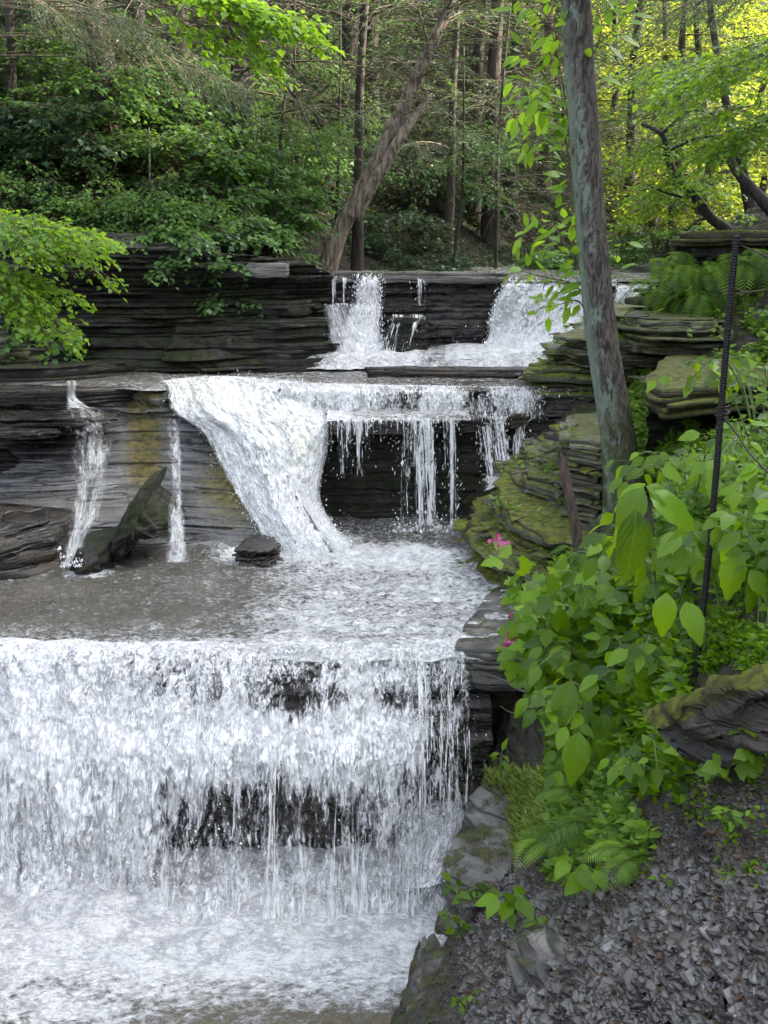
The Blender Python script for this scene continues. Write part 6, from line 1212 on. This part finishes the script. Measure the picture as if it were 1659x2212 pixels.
def flake_mesh(q, nr, s, rng, K=7):
    n = len(q); a = np.sort(rng.uniform(0, 2 * math.pi, (n, K)) * .35 + np.linspace(0, 2 * math.pi, K, endpoint=False)[None] * 1.0, axis=1); rr = rng.uniform(.55, 1.15, (n, K)); ph = rng.uniform(0, 6.28, n)
    A = nrmz(np.cross(nr, np.stack([np.cos(ph), np.sin(ph), 0 * ph], 1))); B = np.cross(nr, A); asp = rng.uniform(.45, 1, n)[:, None]
    xy = s[:, None, None] * rr[..., None] * (np.cos(a)[..., None] * A[:, None] + (np.sin(a) * asp)[..., None] * B[:, None]); th = (s * rng.uniform(.05, .16, n))[:, None, None] * nr[:, None]
    c = q[:, None]; bot = c + xy * 1.0 - th * .6; mid = c + xy + th * .5; top = c + xy * .86 + th; V = np.concatenate([bot, mid, top], 1).reshape(-1, 3); b = np.arange(n)[:, None, None] * 3 * K; j = np.arange(K); j2 = (j + 1) % K
    f = np.stack([j, j2, j2 + K, j + K], 1); Fq = np.concatenate([(b + f[None]).reshape(-1, 4), (b + f[None] + K).reshape(-1, 4)]); Ft = (np.arange(n)[:, None] * 3 * K + 2 * K + np.arange(K)[None])
    return V, [Fq, Ft]
q, nr, s, rg = flakes(23000, 77, (1000, 1700, 1860, 2260), .005, .050, 1.9); kp = rg.rand(len(q)) < .5 + 1.0 * (fbm(q[:, 0] * 4, q[:, 1] * 4, 0, 3, 5)); V, Fl = flake_mesh(q[kp], nr[kp], s[kp], rg)
o = mesh('shale_gravel', V, Fl, M['shard'], attrs={'tint': np.repeat(rg.rand(kp.sum()) ** 0.6, 21)}); tag(o, 'loose grey shale flakes covering the path edge in the bottom right', 'gravel', kind='stuff')
M['shard2'] = rock_mat('dark_flake', (0.018, 0.015, 0.013), (0.075, 0.065, 0.055), (0.06, 0.035, 0.02), 0.7, 0, rlo=0.35, rhi=0.7, zfreq=8, bump=0.3)
q, nr, s, rg = flakes(30000, 78, (950, 1700, 1680, 2260), .004, .024, 1.6); V, Fl = flake_mesh(q, nr, s, rg); o = mesh('leaf_litter', V, Fl, M['shard2']); tag(o, 'dark crumbs of soil, bark and wet shale among the gravel', 'litter', kind='stuff')
# the larger stones one by one
st = [(1370, 2098, .085, 'largest pale grey flat stone lying in the gravel'), (1205, 2060, .05, 'greenish flat stone between the bedrock and the gravel'), (1265, 2128, .06, 'pale flat stone left of the largest one'), (1165, 2065, .045, 'small flat stone beside the hanging pointed leaves'),
      (1500, 2020, .035, 'light stone in the upper middle of the gravel'), (1580, 2000, .035, 'light stone near the right edge of the upper gravel'), (1440, 2060, .03, 'light stone just above the largest pale one'), (1320, 1990, .035, 'thin grey plate at the upper left of the gravel'),
      (1300, 2010, .03, 'narrow grey plate below the drooping sprig'), (1620, 2080, .04, 'flat stone at the right edge of the gravel'), (1540, 2130, .035, 'flat stone in the lower right gravel'), (1440, 2150, .035, 'flat stone just below the largest pale one'), (1560, 1920, .04, 'stone plate at the foot of the dark soil on the right')]
rg = np.random.RandomState(9)
for i, (u, v, sz, lb) in enumerate(st):
    b = bp(u, v) + np.array([0, 0, .012]); e = .05; nn = np.array([-(float(bank0(b[0] + e, b[1])) - float(bank0(b[0] - e, b[1]))) / .1 * .6, -(float(bank0(b[0], b[1] + e)) - float(bank0(b[0], b[1] - e))) / .1 * .6 - .1, 1])
    V, Fl = flake_mesh(b[None], nrmz(nn[None]), np.array([sz * .75]), rg, 11); o = mesh('flat_stone', V, Fl, M['shard']); tag(o, lb, 'stone', 'larger flat stones in the gravel')
bare('dead_branch', [([(1290, 1990, 3.45), (1370, 1960, 3.2), (1460, 1925, 2.95)], 1)], .012, 'reddish brown stick lying across the top of the gravel', 15, 'bark_brown', 'stick')
bare('dead_branch', [([(1340, 1790, 3.9), (1450, 1760, 3.5), (1560, 1700, 3.1)], 1), ([(1450, 1760, 3.5), (1400, 1770, 3.6), (1330, 1760, 3.8)], .6)], .013, 'grey curved stick lying on the soil below the thicket', 16, 'twig', 'stick')
bare('dead_branch', [([(1055, 2120, 3.75), (1080, 2160, 3.5), (1120, 2215, 3.25)], 1)], .006, 'thin straight twig pointing down at the bottom edge', 17, 'twig', 'stick')

# loose plates of shale lying on the outcrops
for i, (o, V, mt) in enumerate(OUTC):
    rg = np.random.RandomState(400 + i); zt = V[:, 2]; ix_ = np.arange(len(zt)) % 1051; cand = np.nonzero((zt > np.percentile(zt, 25)) & (ix_ >= 450) & (ix_ < 600))[0]; k = 150; q = V[rg.choice(cand, k)] + rg.normal(0, .03, (k, 3)) * np.array([1, 1, .2])
    nr = nrmz(np.array([0, -.1, 1.0]) + rg.normal(0, .13, (k, 3))); V2, Fl = flake_mesh(q, nr, .03 + .10 * rg.rand(k) ** 2, rg, 9); mesh('loose_plates', V2, Fl, mt, o, {'moss': np.repeat(rg.rand(k) * 1.2, 27)})['kind'] = 'stuff'

# small plants and moss tufts rooted in the cracks of the outcrops
for i, (o, V, mt) in enumerate(OUTC):
    nm = o['label']; rg = np.random.RandomState(450 + i); dn = 420 if ('step' in nm or 'ferns' in nm) else 160
    ix_ = np.arange(len(V)) % 1051; top = np.nonzero((ix_ >= 450) & (ix_ < 600))[0]; q = V[rg.choice(top, dn)]; kp = fbm(q[:, 0] * 4, q[:, 1] * 4, q[:, 2] * 4, 3, 12) > .0; q = q[kp]; k = len(q); L = LV()
    for j in range(5):
        a = rg.uniform(0, 6.28, k); L.add(q + rg.normal(0, .025, (k, 3)) + np.array([0, 0, .02]), np.stack([np.cos(a), np.sin(a) - .2, rg.uniform(-.2, .9, k)], 1), np.array([0, -.4, 1.0]) + rg.normal(0, .4, (k, 3)), rg.uniform(.02, .065, k), rg.rand(k))
    L.build('small_plants', 'rhomb', M['fern'], o)['kind'] = 'stuff'
bare('dead_branch', [([(1660, 555, 6.6), (1625, 540, 6.6), (1600, 530, 6.6)], 1)], .008, 'pale twig poking out beside the top of the iron rod', 21)
bare('dead_branch', [([(1660, 625, 6.6), (1610, 632, 6.6), (1570, 640, 6.6)], .8), ([(1610, 632, 6.6), (1575, 620, 6.6), (1550, 655, 6.6)], .7)], .007, 'pale forked twig crossing the hanging ferns', 22)

M['deadleaf'] = leaf_mat('dead_leaf', (0.02, 0.012, 0.007), (0.11, 0.065, 0.035), (0.1, 0.05, 0.02), 0.15, 0.6, 0.2)
q, nr, s, rg = flakes(1100, 79, (960, 1700, 1640, 2260), .012, .035, 1.3); L = LV(); a = rg.uniform(0, 6.28, len(q)); L.add(q + [0, 0, .014], np.stack([np.cos(a), np.sin(a), rg.normal(0, .3, len(q))], 1), nr + rg.normal(0, .3, nr.shape), s, rg.rand(len(q))); o = L.build('dead_leaves', 'mid', M['deadleaf']); tag(o, 'fallen brown leaves strewn over the shale path edge', 'leaf litter', kind='stuff')
q, nr, s, rg = flakes(420, 80, (960, 1700, 1640, 2260), .03, .10, 1.6); a = rg.uniform(0, 6.28, len(q)); d_ = np.stack([np.cos(a), np.sin(a), rg.normal(0, .25, len(q))], 1) * s[:, None]; V, Fl = prisms(q + [0, 0, .012], q + d_ + [0, 0, .016], .0016, .001); o = mesh('loose_twigs', V, Fl, M['bark_brown']); tag(o, 'short broken twigs scattered among the shale chips', 'twigs', kind='stuff')
